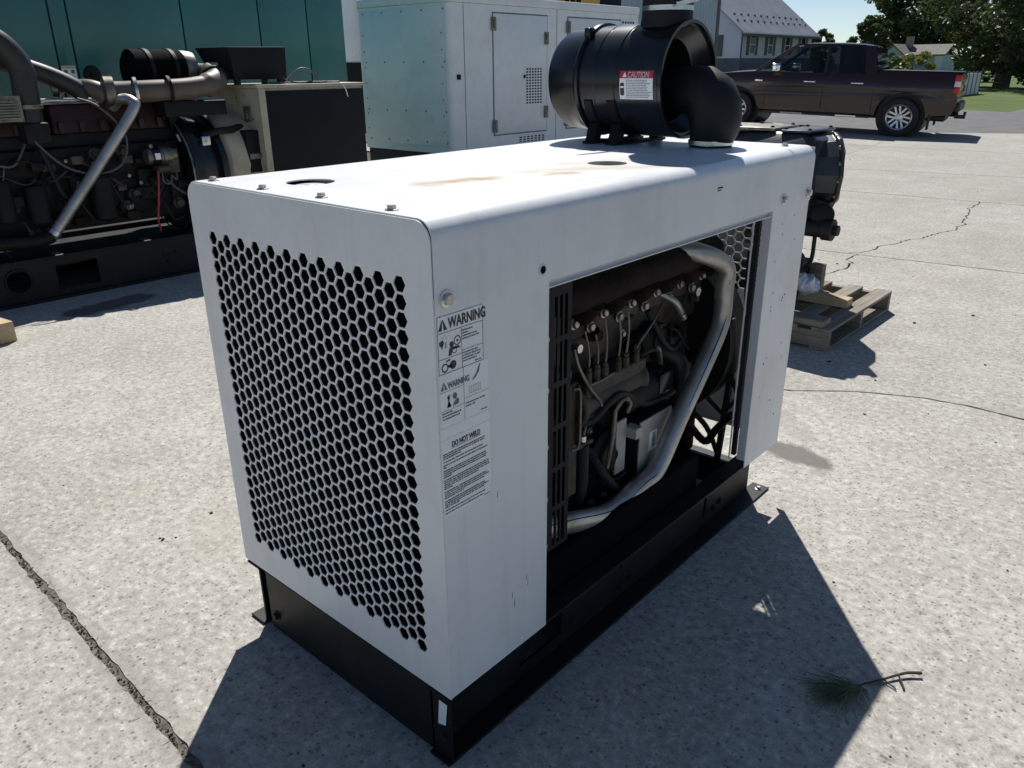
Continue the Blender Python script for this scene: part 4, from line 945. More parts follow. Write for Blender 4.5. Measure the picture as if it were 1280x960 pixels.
q = MB(); q.box(-7.4955, -7.4945, 2.305, 2.335, 1.452, 1.485); q.box(-7.4955, -7.4945, 2.37, 2.40, 1.452, 1.485)
for k in range(3): q.box(-7.4955, -7.4945, 2.30, 2.40, 1.39+k*.018, 1.394+k*.018)
q.build('print', 'print_grey', nt_, smooth=0, kind='stuff')
for y in (2.0, 3.06): q = MB(); q.box(-7.4985, -7.49, y-.03, y+.03, 1.33, 1.42); q.build('hinge', 'steel_line', T, bev=.004)

# ------------------------------------------------------------------ PALE GENERATOR ENCLOSURE
E_ = thing('pale_enclosure', 'pale grey-white generator enclosure with riveted end panel and louvred doors', 'enclosure', (-8.4, 9.7, 0))
X0, X1, Y0, Y1 = -9.47, -7.45, 7.38, 12.15
q = MB(); q.add([], []); q.prism(rrect(X0, X1-.001, Y0, Y1, .10, 6), 2, .30, 2.30); q.build('housing', 'pale_enclosure', E_, smooth=40)
q = MB(); q.prism(rrect(X0-.01, X1+.012, Y0-.01, Y1+.01, .11, 6), 2, 2.303, 2.42); q.build('roof', 'pale_enclosure', E_, bev=.02, seg=3, smooth=40)
MB().box(X0+.05, X1-.05, Y0+.06, Y1-.05, 0, .2995).build('base_frame', 'black_skid', E_)
ep = MB().box(X0+.14, X1-.12, Y0-.008, Y0-.001, .40, 2.26).build('end_panel', 'pale_enclosure', E_, bev=.002)
q = MB()
for x in [X0+.20+i*.43 for i in range(5)]:
    for z in (.45, .88, 1.55, 2.22): q.lathe((x, Y0-.008, z), (0, -1, 0), [(0, .014), (.006, .012)], 8)
for z in [.6+i*.22 for i in range(7)]:
    for x in (X0+.17, X1-.15): q.lathe((x, Y0-.008, z), (0, -1, 0), [(0, .012), (.006, .01)], 8)
q.build('rivet', 'steel_line', ep, smooth=0, kind='stuff')
def vent(parent, y0, y1, z0, z1, nc, nr):
    v = MB().box(X1+.002, X1+.006, y0-.012, y1+.012, z0-.012, z1+.012).build('vent', 'pale_enclosure', parent, bev=.001, seg=1)
    q = MB(); w_ = (y1-y0)/nc; h_ = (z1-z0)/nr
    for i in range(nc):
        for j in range(nr): q.box(X1+.0062, X1+.0070, y0+w_*(i+.18), y0+w_*(i+.82), z0+h_*(j+.22), z0+h_*(j+.78))
    q.build('louvre', 'black_matt', v, smooth=0, kind='stuff')
for k, (a, c_) in enumerate(((8.27, 9.50), (10.04, 11.52))):
    d = MB().box(X1+.0005, X1+.0135, a, c_, .52, 2.19).build('door', 'pale_enclosure', E_, bev=.003)
    d2 = MB().box(X1+.0003, X1+.0012, a-.02, c_+.02, .50, 2.21).build('seam', 'seam_grey', E_, smooth=0)
    for y, z in ((a-.01, 2.05), (a-.01, .64), (c_-.03, 1.88), (c_-.03, .80)):
        q = MB(); q.box(X1+.014, X1+.035, y-.04, y+.05, z-.09, z+.09); q.box(X1+.035, X1+.05, y-.02, y+.02, z-.05, z+.06)
        q.build('latch', 'steel_line', d, bev=.006)
    MB().box(X1+.014, X1+.03, c_-.57, c_-.53, 1.31, 1.36).build('keeper', 'black_panel', d, bev=.004)
    q0 = X1; X1 = X1+.012; vent(d, c_-.52, c_-.12, .93, 1.46, 6, 13); X1 = q0
    vent(E_, a+.55, c_-.03, .36, .46, 7, 3)
vent(E_, 11.55, 11.95, 2.08, 2.2, 5, 2)
MB().box(X1+.001, X1+.02, 7.50, 7.57, 1.31, 1.38).build('lock', 'black_panel', E_, bev=.006)
MB().box(X1+.0003, X1+.0012, 7.66, 7.672, .35, 2.29).build('seam', 'seam_grey', E_, smooth=0)
MB().box(X1+.0003, X1+.0012, 9.75, 9.762, .35, 2.29).build('seam', 'seam_grey', E_, smooth=0)
# things glimpsed between the teal and the pale enclosure
o_ = thing('white_tank', 'white upright tank glimpsed in the gap between teal and pale enclosures', 'tank', (-13.4, 9.6, 0))
MB().lathe((-13.4, 9.6, 0), (0, 0, 1), [(0, .75), (.05, .8), (1.55, .8), (1.6, .78), (1.602, .8), (3.2, .8), (3.35, .5), (3.4, 0)], 40).build('shell', 'pale_enclosure', o_)
MB().lathe((-13.4, 9.6, 0.2), (0, 0, 1), [(0, .805), (1.38, .805)], 40, cap=False).build('dark_skirt', 'black_panel', o_)
MB().lathe((-12.67, 9.21, 1.35), (.87, -.5, 0), [(0, .0), (0, .19), (.06, .19), (.08, .15), (.08, 0)], 28).build('manway', 'rust_cast', o_)

# yellow machine behind
Yl = thing('yellow_machine', 'yellow machine cabinet with dark grille and black end rising behind the pale enclosure', 'machine', (-12.5, 17, 0))
MB().box(-14.6, -12.2, 12.6, 17.55, .5, 3.9).build('cabinet', 'yellow_paint', Yl, bev=.03)
MB().box(-14.7, -12.1, 12.3, 18.7, 0, .4995).build('base', 'black_skid', Yl)
MB().box(-14.5, -12.25, 17.56, 18.6, .5, 3.8).build('end_housing', 'black_panel', Yl, bev=.02)
for k in range(3): MB().box(-12.199, -12.17, 16.05+k*.24, 16.21+k*.24, 2.95, 3.5).build('grille', 'rust_cast', Yl, bev=.01)

# ------------------------------------------------------------------ GEARBOX ON PALLET
pal = thing('pallet', 'weathered wooden pallet carrying the black gearbox behind the power unit', 'pallet', (-1.0, 3.83, 0))
PX0, PX1, PY0, PY1 = -1.62, -.42, 3.31, 4.36
for y in (PY0, (PY0+PY1)/2-.02, PY1-.04):
    poly_ = [(PX0, .018), (PX1, .018), (PX1, .108), (PX0, .108)]
    poly_ = [(PX0, .018), (-1.35, .018), (-1.32, .055), (-1.14, .055), (-1.11, .018), (-.92, .018), (-.89, .055), (-.71, .055), (-.68, .018), (PX1, .018), (PX1, .108), (PX0, .108)]
    q = MB(); q.fill(poly_, [], .04, (0, y+.02, 0), UXv, UZ); q.build('stringer', 'wood_grey_x', pal, bev=.002, seg=1)
for x, wd in ((PX1-.10, .10), (-.69, .09), (-.90, .10), (-1.12, .09), (-1.35, .1), (PX0, .1)):
    q = MB(); q.box(x, x+wd, PY0-.005, PY1+.005, .1085, .127); q.build('deck_board', 'wood_grey_y', pal, bev=.002, seg=1)
for x in (PX1-.10, -1.06, PX0):
    q = MB(); q.box(x, x+.1, PY0-.003, PY1+.003, .001, .0175); q.build('base_board', 'wood_grey_y', pal, bev=.002, seg=1)
lb_ = thing('loose_board', 'thick loose board lying across the near edge of the pallet', 'board', (-.9, 3.4, .127))
q = MB(); q.box(-1.5, -.46, 3.32, 3.43, .1275, .165); q.build('board', 'wood_grey_x', lb_, bev=.003)
lb_ = thing('notched_board', 'pale notched timber lying on the pallet beside the gearbox', 'board', (-.9, 3.9, .127))
q = MB(); poly_ = [(-1.3, .1275), (-.50, .1275), (-.50, .175), (-.66, .183), (-.74, .195), (-.84, .197), (-.92, .188), (-1.0, .183), (-1.3, .183)]
q.fill(poly_, [], .09, (0, 3.83, 0), UXv, UZ); q.build('board', 'wood_new_x', lb_, bev=.003, seg=1)
q = MB(); q.box(-.98, -.78, 4.08, 4.14, .1275, .165); tag(q.build('wood_offcut', 'wood_new_x', bev=.003), 'small pale timber offcut at the back of the pallet', 'board')
q = MB(); q.box(-.80, -.72, 3.92, 3.98, .16, .33); q.box(-.86, -.68, 3.90, 3.99, .1275, .1595); tag(q.build('wood_chock', 'wood_grey_x', bev=.003), 'upright timber chock wedged under the black gearbox', 'block')
bm_ = bmesh.new(); bmesh.ops.create_icosphere(bm_, subdivisions=3, radius=1); rr = random.Random(6)
q = MB(); q.add([(v.co.x*.075*(1+.25*math.sin(9*v.co.y+3*v.co.z)), v.co.y*.10*(1+.2*math.sin(7*v.co.x)), v.co.z*.05*(1+.3*math.sin(8*v.co.x+5*v.co.y))) for v in bm_.verts], [tuple(v.index for v in f.verts) for f in bm_.faces]); bm_.free()
q.xf(Matrix.Translation((-.735, 3.72, .255)) @ Matrix.Rotation(R(25), 4, 'Y')); tag(q.build('plastic_bag', 'plastic_white', smooth=25), 'crumpled white plastic bag lying on the timber by the gearbox', 'bag')

gx = thing('gearbox', 'greasy black gearbox with round bell housing standing on the pallet', 'gearbox', (-1.1, 3.85, .127))
def sect(x, hw, zb, zt, c_): return [(x, 3.85-hw, zb), (x, 3.85+hw, zb), (x, 3.85+hw, zt-c_), (x, 3.85+hw-c_, zt), (x, 3.85-hw+c_, zt), (x, 3.85-hw, zt-c_)]
q = MB(); S_ = [sect(-1.62, .20, .45, .98, .10), sect(-1.40, .26, .36, 1.10, .12), sect(-1.0, .27, .36, 1.12, .10), sect(-.84, .27, .62, 1.115, .08), sect(-.74, .25, .70, 1.08, .09)]
vs = [p for s in S_ for p in s]; fs = [tuple(range(5, -1, -1)), tuple(24+i for i in range(6))]
for k in range(4): fs += [(k*6+i, k*6+(i+1) % 6, (k+1)*6+(i+1) % 6, (k+1)*6+i) for i in range(6)]
q.add(vs, fs); gb = q.build('case', 'gear_black', gx, bev=.015, smooth=30)
MB().box(-1.5, -1.02, 3.68, 4.03, 1.12, 1.138).build('top_plate', 'steel_line', gb, bev=.006)
MB().box(-.98, -.80, 3.66, 4.04, 1.118, 1.132).build('cover_plate', 'gear_black', gb, bev=.006)
for x, y in ((-1.47, 3.71), (-1.25, 3.70), (-1.05, 3.71), (-1.05, 4.0), (-1.25, 4.0), (-.96, 3.69), (-.82, 3.69), (-.82, 4.0), (-.96, 4.0)): inst(BOLT_D, 'bolt', gb, (x, y, 1.138 if x < -1 else 1.132), UPROT)
bd = Vector((.80, .60, 0)); bc = Vector((-.85, 3.80, .895))
q = MB(); q.lathe(bc, bd, [(-.06, .17), (.02, .195), (.12, .205), (.122, .222), (.145, .222), (.145, .19), (.12, .17), (.06, .13), (.04, .0)], 12); bh = q.build('bell_housing', 'gear_black', gx, smooth=20, bev=.006)
bu, bv = frame(bd)
for k in range(14):
    a = R(k*360/14+8); p_ = bc+bd*.121+(bu*math.cos(a)+bv*math.sin(a))*.213; inst(BOLT, 'bolt', bh, p_, (0, 0, math.atan2(-bd.y, -bd.x)))
q = MB(); q.lathe((-.92, 3.68, .70), (1, 0, .25), [(0, .05), (.02, .06), (.12, .06), (.14, .03), (.2, .03)], 20); q.build('pump', 'black_rubber', gx)
q = MB(); q.lathe((-.96, 3.66, .600), (1, 0, 0), [(0, .045), (.01, .05), (.30, .05), (.305, .062), (.36, .062), (.365, .03), (.39, .03)], 20); q.build('servo_cylinder', 'black_rubber', gx)
q = MB(); q.lathe((-.68, 3.70, .675), (.2, -1, 0), [(0, .06), (.05, .065), (.06, .05), (.062, 0)], 24); q.build('round_cover', 'black_panel', gx)
q = MB(); q.hexa([(-.82, 3.66, .64), (-.70, 3.66, .64), (-.70, 3.74, .64), (-.82, 3.74, .64)], [(-.76, 3.66, .77), (-.64, 3.66, .75), (-.64, 3.74, .75), (-.76, 3.74, .77)]); q.build('valve_block', 'cast_dark', gx, bev=.008)
MB().tube(crv([(-.715, 3.70, .60), (-.714, 3.70, .52), (-.715, 3.70, .42), (-.735, 3.70, .365), (-.80, 3.72, .34)], 6), .012, 10).build('hose', 'black_rubber', gx)
rr = random.Random(31)
for k in range(9):
    y = rr.uniform(3.50, 3.56); x = rr.uniform(-1.1, -.76); z = rr.uniform(.4, .95); s = rr.uniform(.03, .06)
    MB().lathe((x, 3.60, z), (0, -1, .1), [(0, s), (.02, s), (.03, s*.6), (.05, s*.5)], 14).build('boss', 'cast_dark', gx)
q = MB(); q.box(-1.35, -.80, 3.74, 3.96, .1275, .36); q.build('sump', 'cast_dark', gx, bev=.02)

# ------------------------------------------------------------------ PICKUP TRUCK (own frame: nose +x, left side +y)
tr = thing('pickup_truck', 'dark brown crew-cab pickup truck parked side-on at the edge of the yard', 'pickup')
def arch(cx, cz, r, n=14): return [(cx+r*math.cos(R(180*i/n)), cz+r*math.sin(R(180*i/n))) for i in range(n+1)]
prof = [(-1.05, .60), (-.98, .50), (-.62, .47), (-.53, .42)]+[(x, z) for x, z in reversed(arch(0, .42, .53))]+[(.60, .44), (3.10, .44)]+list(reversed(arch(3.7, .42, .52)))[1:-1]+[(4.22, .42), (4.42, .42), (4.56, .55), (4.58, .85), (4.52, 1.06), (4.35, 1.17), (3.9, 1.235), (3.30, 1.285), (3.0, 1.27), (.60, 1.285), (.58, 1.36), (0, 1.37), (-.98, 1.36), (-1.07, 1.345), (-1.08, 1.2), (-1.05, .95), (-1.09, .78)]
q = MB(); q.fill(prof, [], 1.98, (0, 0, 0), (1, 0, 0), (0, 0, 1))
me = q.mesh('tmp', smooth=0, weld=True); bm_ = bmesh.new(); bm_.from_mesh(me)
for z in (.62, .78, .92, 1.0, 1.06, 1.13, 1.2, 1.27, 1.31):
    bmesh.ops.bisect_plane(bm_, geom=bm_.verts[:]+bm_.edges[:]+bm_.faces[:], plane_co=(0, 0, z), plane_no=(0, 0, 1))
for x in (-.9, -.62, -.4, .45, .62, 1.2, 2.0, 3.2, 3.45, 4.0, 4.25, 4.4):
    bmesh.ops.bisect_plane(bm_, geom=bm_.verts[:]+bm_.edges[:]+bm_.faces[:], plane_co=(x, 0, 0), plane_no=(1, 0, 0))
for y in (-.88, -.7, 0, .7, .88):
    bmesh.ops.bisect_plane(bm_, geom=bm_.verts[:]+bm_.edges[:]+bm_.faces[:], plane_co=(0, y, 0), plane_no=(0, 1, 0))
for v in bm_.verts:
    x, y, z = v.co; k = 1.0
    if z > 1.0: k -= .10*((z-1.0)/.36)**1.7
    if z < .8: k -= .045*((.8-z)/.4)
    k -= .008*math.exp(-((z-.9)/.05)**2)
    for cx in (0, 3.7):
        d = math.hypot(x-cx, z-.42)
        if d < .68: k += .022*(1-max(0, d-.53)/.15)
    if x > 3.9: k -= .10*((x-3.9)/.68)**2
    if x < -.9: k -= .03*((-x-.9)/.2)**2
    v.co.y = y*k
    if z > 1.1 and x > 3.0: v.co.z += .035*(1-(abs(y)/.99)**2)
me2 = bpy.data.meshes.new('body'); bm_.to_mesh(me2); q = MB(); q.add([v.co[:] for v in me2.vertices], [tuple(p.vertices) for p in me2.polygons]); bm_.free()
TB = q.build('body', 'truck_paint', tr, smooth=38, weld=True)
# cabin: roof, pillars, panes
def cabp(x, z, s):     # half-width narrows upward
    t = (z-1.26)/.64; return (x, s*(.925-.20*t), z)
zr = 1.90
q = MB(); rows_ = []
for x, z in ((.72, 1.80), (.80, 1.865), (1.0, 1.90), (1.5, 1.925), (2.1, 1.915), (2.35, 1.89), (2.52, 1.84)):
    hw = .745; rows_.append([(x, s*hw, z-.045) for s in (-1,)]+[(x, -hw*.86, z-.004), (x, -hw*.5, z+.012), (x, 0, z+.018), (x, hw*.5, z+.012), (x, hw*.86, z-.004), (x, hw, z-.045)])
vs = [p for r0 in rows_ for p in r0]; n_ = 7
q.add(vs, [(k*n_+i, k*n_+i+1, (k+1)*n_+i+1, (k+1)*n_+i) for k in range(len(rows_)-1) for i in range(n_-1)])
q.build('roof', 'truck_paint', tr, smooth=60)
def bar(p, q_, w1, d1): 
    return MB().tube(crv([p, tuple((Vector(p)+Vector(q_))/2+Vector((0, 0, .012))), q_], 4), w1, 8)
for s in (-1, 1):
    bar(cabp(3.30, 1.27, s), cabp(2.45, 1.87, s), .038, 0).build('pillar', 'truck_paint', tr)
    bar(cabp(1.72, 1.26, s), cabp(1.74, 1.88, s), .045, 0).build('pillar', 'trim_black', tr)
    q = MB(); q.hexa([cabp(.60, 1.25, s), cabp(.86, 1.25, s), (.86, s*.85, 1.25), (.60, s*.85, 1.25)], [cabp(.74, 1.87, s), cabp(.98, 1.88, s), (.98, s*.65, 1.88), (.74, s*.65, 1.87)]); q.build('pillar', 'truck_paint', tr)
    q = MB(); q.add([cabp(3.22, 1.27, s), cabp(1.75, 1.265, s), cabp(1.77, 1.86, s), cabp(2.42, 1.855, s)], [(0, 1, 2, 3)]); q.build('window', 'glass_clear', tr, smooth=0)
    q = MB(); q.add([cabp(1.70, 1.265, s), cabp(.86, 1.265, s), cabp(.97, 1.86, s), cabp(1.70, 1.865, s)], [(0, 1, 2, 3)]); q.build('window', 'glass_tint', tr, smooth=0)
    MB().tube([cabp(3.15, 1.275, s), cabp(.85, 1.275, s)], .012, 6).build('belt_trim', 'trim_black', tr)
    MB().tube(crv([cabp(2.42, 1.875, s), cabp(1.7, 1.885, s), cabp(.98, 1.875, s)], 4), .022, 6).build('roof_rail', 'truck_paint', tr)
    # mirror
    q = MB(); q.box(2.72, 2.92, s*.99-.11, s*.99+.11, 1.28, 1.46); mr = q.build('mirror', 'chrome', tr, bev=.04, seg=3)
    MB().box(2.78, 2.88, min(s*.80, s*.95), max(s*.80, s*.95), 1.27, 1.32).build('mirror_arm', 'trim_black', mr)
    for x in (1.92, 1.0-.12):
        q = MB(); q.box(x-.02, x+.24, s*.985-.018, s*.985+.018, 1.075, 1.105); q.build('door_handle', 'chrome', tr, bev=.008)
    for x in (3.02, 1.72, .62): MB().box(x-.006, x+.006, s*.99-.012, s*.99+.004, .52, 1.0).build('door_gap', 'trim_black', tr, smooth=0)
    q = MB(); q.box(3.12, 3.30, s*.990-.008, s*.990+.006, 1.06, 1.10); q.build('fender_badge', 'chrome', tr, bev=.004)
    q = MB(); q.box(.62, 3.05, s*.95-.06, s*.95+.06, .36, .41); sb = q.build('running_board', 'trim_black', tr, bev=.01)
    MB().box(.9, 1.35, s*1.011-.002, s*1.011+.002, .372, .40).build('step_pad', 'chrome', sb)
    MB().box(2.1, 2.6, s*1.011-.002, s*1.011+.002, .372, .40).build('step_pad', 'chrome', sb)
    # tail lamp
    tl = MB().box(-1.085, -.96, s*.935-.04, s*.93+.055, 1.20, 1.31).build('tail_lamp', 'lamp_red', tr, bev=.012)
    MB().box(-1.088, -.965, s*.935-.04, s*.93+.056, 1.085, 1.199).build('reverse_lens', 'lamp_clear', tl, bev=.012)
    MB().box(-1.085, -.975, s*.935-.04, s*.93+.055, .95, 1.084).build('brake_lens', 'lamp_red', tl, bev=.012)
    MB().box(4.28, 4.53, s*.80-.1, s*.80+.1, .90, 1.06).build('headlight', 'lamp_clear', tr, bev=.03)
q = MB(); q.add([cabp(3.32, 1.29, -1), cabp(3.32, 1.29, 1), cabp(2.47, 1.875, 1), cabp(2.47, 1.875, -1)], [(0, 1, 2, 3)]); q.build('windshield', 'glass_clear', tr, smooth=0)
q = MB(); q.add([cabp(.60, 1.27, -1), cabp(.60, 1.27, 1), cabp(.73, 1.85, 1), cabp(.73, 1.85, -1)], [(0, 1, 2, 3)]); q.build('rear_window', 'glass_tint', tr, smooth=0)
for x in (2.0, 1.1):
    for y in (-.4, .4):
        q = MB(); q.box(x-.08, x+.08, y-.26, y+.26, 1.0, 1.55); q.box(x-.06, x+.06, y-.13, y+.13, 1.56, 1.74); q.build('seat', 'trim_black', tr, bev=.05, seg=3)
MB().box(-1.05, .57, -.86, .86, 1.371, 1.385).build('bed_cover', 'black_panel', tr, bev=.008)
MB().box(-1.16, -1.03, -.90, .90, .56, .76).build('rear_bumper', 'trim_black', tr, bev=.04, seg=3)
MB().box(4.56, 4.62, -.62, .62, .66, 1.06).build('grille', 'chrome', tr, bev=.02)
for x in (0, 3.7): MB().lathe((x, -.70, .42), (0, 1, 0), [(0, .515), (1.4, .515)], 40).build('wheel_liner', 'trim_black', tr)
MB().box(-.9, 4.2, -.5, .5, .34, .46).build('underbody', 'trim_black', tr, bev=.04)
q = MB(); q.cyl((-1.08, -.55, .45), (-.3, -.55, .45), .05, 12); q.build('exhaust', 'cast_dark', tr)
q = MB(); q.box(-1.26, -1.04, -.05, .05, .40, .48); q.cyl((-1.24, 0, .48), (-1.24, 0, .55), .03, 12); q.build('tow_hitch', 'trim_black', tr)
for s in (-1, 1): MB().box(-.62, -.58, s*.84-.13, s*.84+.13, .18, .50).build('mud_flap', 'trim_black', tr, bev=.006)
# wheel: tyre, rim with spokes
def wheel_meshes():
    t = MB().lathe((0, 0, 0), (0, 1, 0), [(-.12, .27), (-.135, .30), (-.135, .36), (-.115, .40), (-.05, .412), (.05, .412), (.115, .40), (.135, .36), (.135, .30), (.12, .27)], 48, cap=False)
    r = MB().lathe((0, 0, 0), (0, 1, 0), [(-.10, .25), (.10, .262), (.125, .275), (.13, .268), (.118, .245), (.10, .235), (-.08, .23)], 48, cap=False)
    r.lathe((0, .02, 0), (0, 1, 0), [(0, .0), (0, .10), (.055, .085), (.065, .05), (.065, .0)], 24)
    for k in range(6):
        M = Matrix.Rotation(R(60*k+15), 4, 'Y')
        for dx in (-.035, .035): r.hexa(*[[M @ Vector(p) for p in ps] for ps in ([(dx-.020, .045, .07), (dx+.020, .045, .07), (dx*1.5+.026, .065, .25), (dx*1.5-.026, .065, .25)], [(dx-.016, .085, .07), (dx+.016, .085, .07), (dx*1.5+.022, .105, .25), (dx*1.5-.022, .105, .25)])])
    d = MB().lathe((0, -.02, 0), (0, 1, 0), [(0, .235), (.02, .235)], 32)
    return [mesh_mat(t, 'tyre', 'tyre', smooth=40), mesh_mat(r, 'rim', 'wheel_alloy', smooth=35), mesh_mat(d, 'brake_disc', 'trim_black', smooth=35)]
WM = wheel_meshes()
for x in (0, 3.7):
    for s in (-1, 1):
        t = bpy.data.objects.new('wheel', WM[0]); link(t); t.parent = tr; t.location = (x, s*.86, .412)
        if s < 0: t.rotation_euler = (0, 0, math.pi)
        for nm, me in (('rim', WM[1]), ('brake_disc', WM[2])):
            c_ = bpy.data.objects.new(nm, me); link(c_); c_.parent = t
hd = R(190); SC = .95
rear = Vector((-4.50, 17.74)); ang = hd
ctr = rear+Vector((-math.sin(hd), math.cos(hd)))*-.0
# left side (+y local) faces the camera: shift so that the near wheels stand on the measured line
off = Vector((math.cos(hd+math.pi/2), math.sin(hd+math.pi/2)))*-.95*SC
px_, py_ = rear.x+off.x, rear.y+off.y
fx, fy = px_+3.7*SC*math.cos(hd), py_+3.7*SC*math.sin(hd)
z_r, z_f = hgt(px_, py_), hgt(fx, fy)
tr.location = (px_, py_, z_r); tr.rotation_euler = (0, -math.atan2(z_f-z_r, 3.7*SC), hd); tr.scale = (SC, SC, SC)

# ------------------------------------------------------------------ WHITE HOUSE
H = thing('white_house', 'white sided house with grey ribbed metal roof and dark shutters', 'house', (-31, 60, 0))
hx0, hx1, hy0, hy1, ez, rz = -36.0, -26.4, 54.3, 66.6, 3.72, 7.55; mxx = (hx0+hx1)/2
q = MB(); q.box(hx0, hx1, hy0, hy1, 1.88, ez); q.prism([(hx0, ez), (hx1, ez), (mxx, rz-.25)], 1, hy0, hy1); wl = q.build('wall', 'house_siding', H, smooth=0)
for k in range(15): MB().box(hx1+.001, hx1+.012, hy0, hy1, 1.95+k*.12, 1.957+k*.12).build('siding_lap', 'house_siding', wl, smooth=0)
MB().box(hx0-.05, hx1+.05, hy0-.05, hy1+.05, -.5, 1.8795).build('foundation', 'house_base', H)
q = MB(); ov = .45; sl_ = (rz-ez)/(mxx-hx1)
def rz_at(x): return rz+(x-mxx)*sl_ if x > mxx else rz-(x-mxx)*sl_
xe = hx1+ov; q.hexa([(mxx, hy0-ov, rz), (xe, hy0-ov, rz_at(xe)), (xe, hy1+ov, rz_at(xe)), (mxx, hy1+ov, rz)], [(mxx, hy0-ov, rz+.1), (xe, hy0-ov, rz_at(xe)+.1), (xe, hy1+ov, rz_at(xe)+.1), (mxx, hy1+ov, rz+.1)])
xw = hx0-ov; q.hexa([(mxx, hy0-ov, rz), (xw, hy0-ov, rz_at(xw)), (xw, hy1+ov, rz_at(xw)), (mxx, hy1+ov, rz)], [(mxx, hy0-ov, rz+.1), (xw, hy0-ov, rz_at(xw)+.1), (xw, hy1+ov, rz_at(xw)+.1), (mxx, hy1+ov, rz+.1)])
rf = q.build('roof', 'house_roof', H, smooth=0)
q = MB(); n_ = 57
for i in range(n_):
    y = hy0-ov+.03+(hy1-hy0+2*ov-.08)*i/(n_-1)
    q.hexa([(mxx, y-.035, rz+.1), (xe, y-.035, rz_at(xe)+.1), (xe, y+.035, rz_at(xe)+.1), (mxx, y+.035, rz+.1)], [(mxx, y-.02, rz+.165), (xe, y-.02, rz_at(xe)+.165), (xe, y+.02, rz_at(xe)+.165), (mxx, y+.02, rz+.165)])
q.build('roof_rib', 'roof_ridge', rf, smooth=0, kind='stuff')
q = MB()
for k in range(24):
    y = hy0+.2+k*.53; x = hx1-.5-(k % 2)*.55; z = rz_at(x)+.1; q.box(x-.05, x+.05, y-.07, y+.07, z, z+.16)
q.build('snow_guard', 'shutter', rf, smooth=0, kind='stuff')
MB().box(xe-.02, xe+.12, hy0-ov, hy1+ov, rz_at(xe)-.08, rz_at(xe)+.07).build('gutter', 'shutter', rf)
MB().tube([(hx1+.25, hy0-.05, ez-.25), (hx1+.06, hy0+.02, ez-.5), (hx1+.06, hy0+.02, .3)], .05, 8).build('downpipe', 'shutter', H)
for k in range(4):
    y = hy0+1.75+k*2.95; z0, z1 = 2.1, 3.42
    f = MB().box(hx1+.012, hx1+.06, y-.42, y+.42, z0, z1).build('window', 'trim_white', H)
    for a, c_ in ((z0+.07, (z0+z1)/2-.03), ((z0+z1)/2+.03, z1-.07)): MB().box(hx1+.061, hx1+.07, y-.34, y+.34, a, c_).build('pane', 'window_dark', f, smooth=0)
    for s in (-1, 1): MB().box(hx1+.012, hx1+.05, y+s*.66-.2, y+s*.66+.2, z0-.04, z1+.04).build('shutter', 'shutter', H)
f = MB().box(-28.35, -27.75, hy0-.05, hy0-.001, 2.0, 3.4).build('window', 'shutter', H); MB().box(-28.3, -27.8, hy0-.06, hy0-.051, 2.1, 3.3).build('pane', 'window_dark', f)
# white barn with vertical siding, nearer
Bn = thing('white_barn', 'tall white barn with vertical ribbed metal siding left of the house', 'barn', (-26, 31, 0))
bx, by = -20.95, 40.5
MB().box(-32, bx, 22, by, -.3, 7.5).build('wall', 'house_siding', Bn, smooth=0)
q = MB()
for i in range(60):
    y = by-.15-i*.3; q.hexa([(bx+.001, y-.05, 0), (bx+.04, y-.03, 0), (bx+.04, y+.03, 0), (bx+.001, y+.05, 0)], [(bx+.001, y-.05, 7.4), (bx+.04, y-.03, 7.4), (bx+.04, y+.03, 7.4), (bx+.001, y+.05, 7.4)])
q.build('siding_rib', 'house_siding', Bn, smooth=0, kind='stuff')
MB().box(bx+.002, bx+.06, by-.22, by+.03, -.3, 7.5).build('corner_trim', 'seam_grey', Bn)
dd_ = MB().box(bx+.041, bx+.09, 36.2, 38.2, 1.2, 3.25).build('door', 'trim_white', Bn, bev=.01); MB().box(bx+.041, bx+.12, 36.0, 38.4, 3.26, 3.36).build('door_head', 'seam_grey', dd_)
q = MB(); q.prism([(-32.5, 7.45), (bx+.5, 7.45), (-26.5, 10.0)], 1, 21.5, by+.4); q.build('roof', 'house_roof', Bn)

# far small house
FH = thing('far_house', 'small pale blue house with brown gabled roof and chimney under the trees', 'house', (-33, 105, 0))
def fpt(x, y): return x, y
fx0 = -34.6
q = MB(); q.box(-33.4, -30.0, 104, 112, -1, 1.9); q.prism([(-33.4, 1.9), (-30.0, 1.9), (-31.7, 3.35)], 1, 104, 112); q.box(-30.0, -26.8, 106.5, 112, -1, 2.3); q.build('wall', 'far_wall', FH, smooth=0)
q = MB()
for s in (-1, 1):
    xa, xb = -31.7, -31.7+s*2.05; q.hexa([(xa, 103.7, 3.38), (xb, 103.7, 1.65), (xb, 112.3, 1.65), (xa, 112.3, 3.38)], [(xa, 103.7, 3.55), (xb, 103.7, 1.82), (xb, 112.3, 1.82), (xa, 112.3, 3.55)])
q.hexa([(-31.4, 106.2, 2.2), (-26.5, 106.2, 2.2), (-26.5, 109, 3.35), (-31.4, 109, 3.35)], [(-31.4, 106.2, 2.35), (-26.5, 106.2, 2.35), (-26.5, 109, 3.5), (-31.4, 109, 3.5)])
q.build('roof', 'shingle', FH, smooth=0)
MB().box(-31.6, -30.9, 108, 108.7, 2.5, 4.4).build('chimney', 'brick_far', FH)
MB().lathe((-31.7, 103.98, 2.2), (0, -1, 0), [(0, .42), (.05, .42)], 16).build('gable_vent', 'shutter', FH)
MB().box(-27.6, -26.8, 106.3, 106.49, -1, 2.2).build('porch_post', 'trim_white', FH)
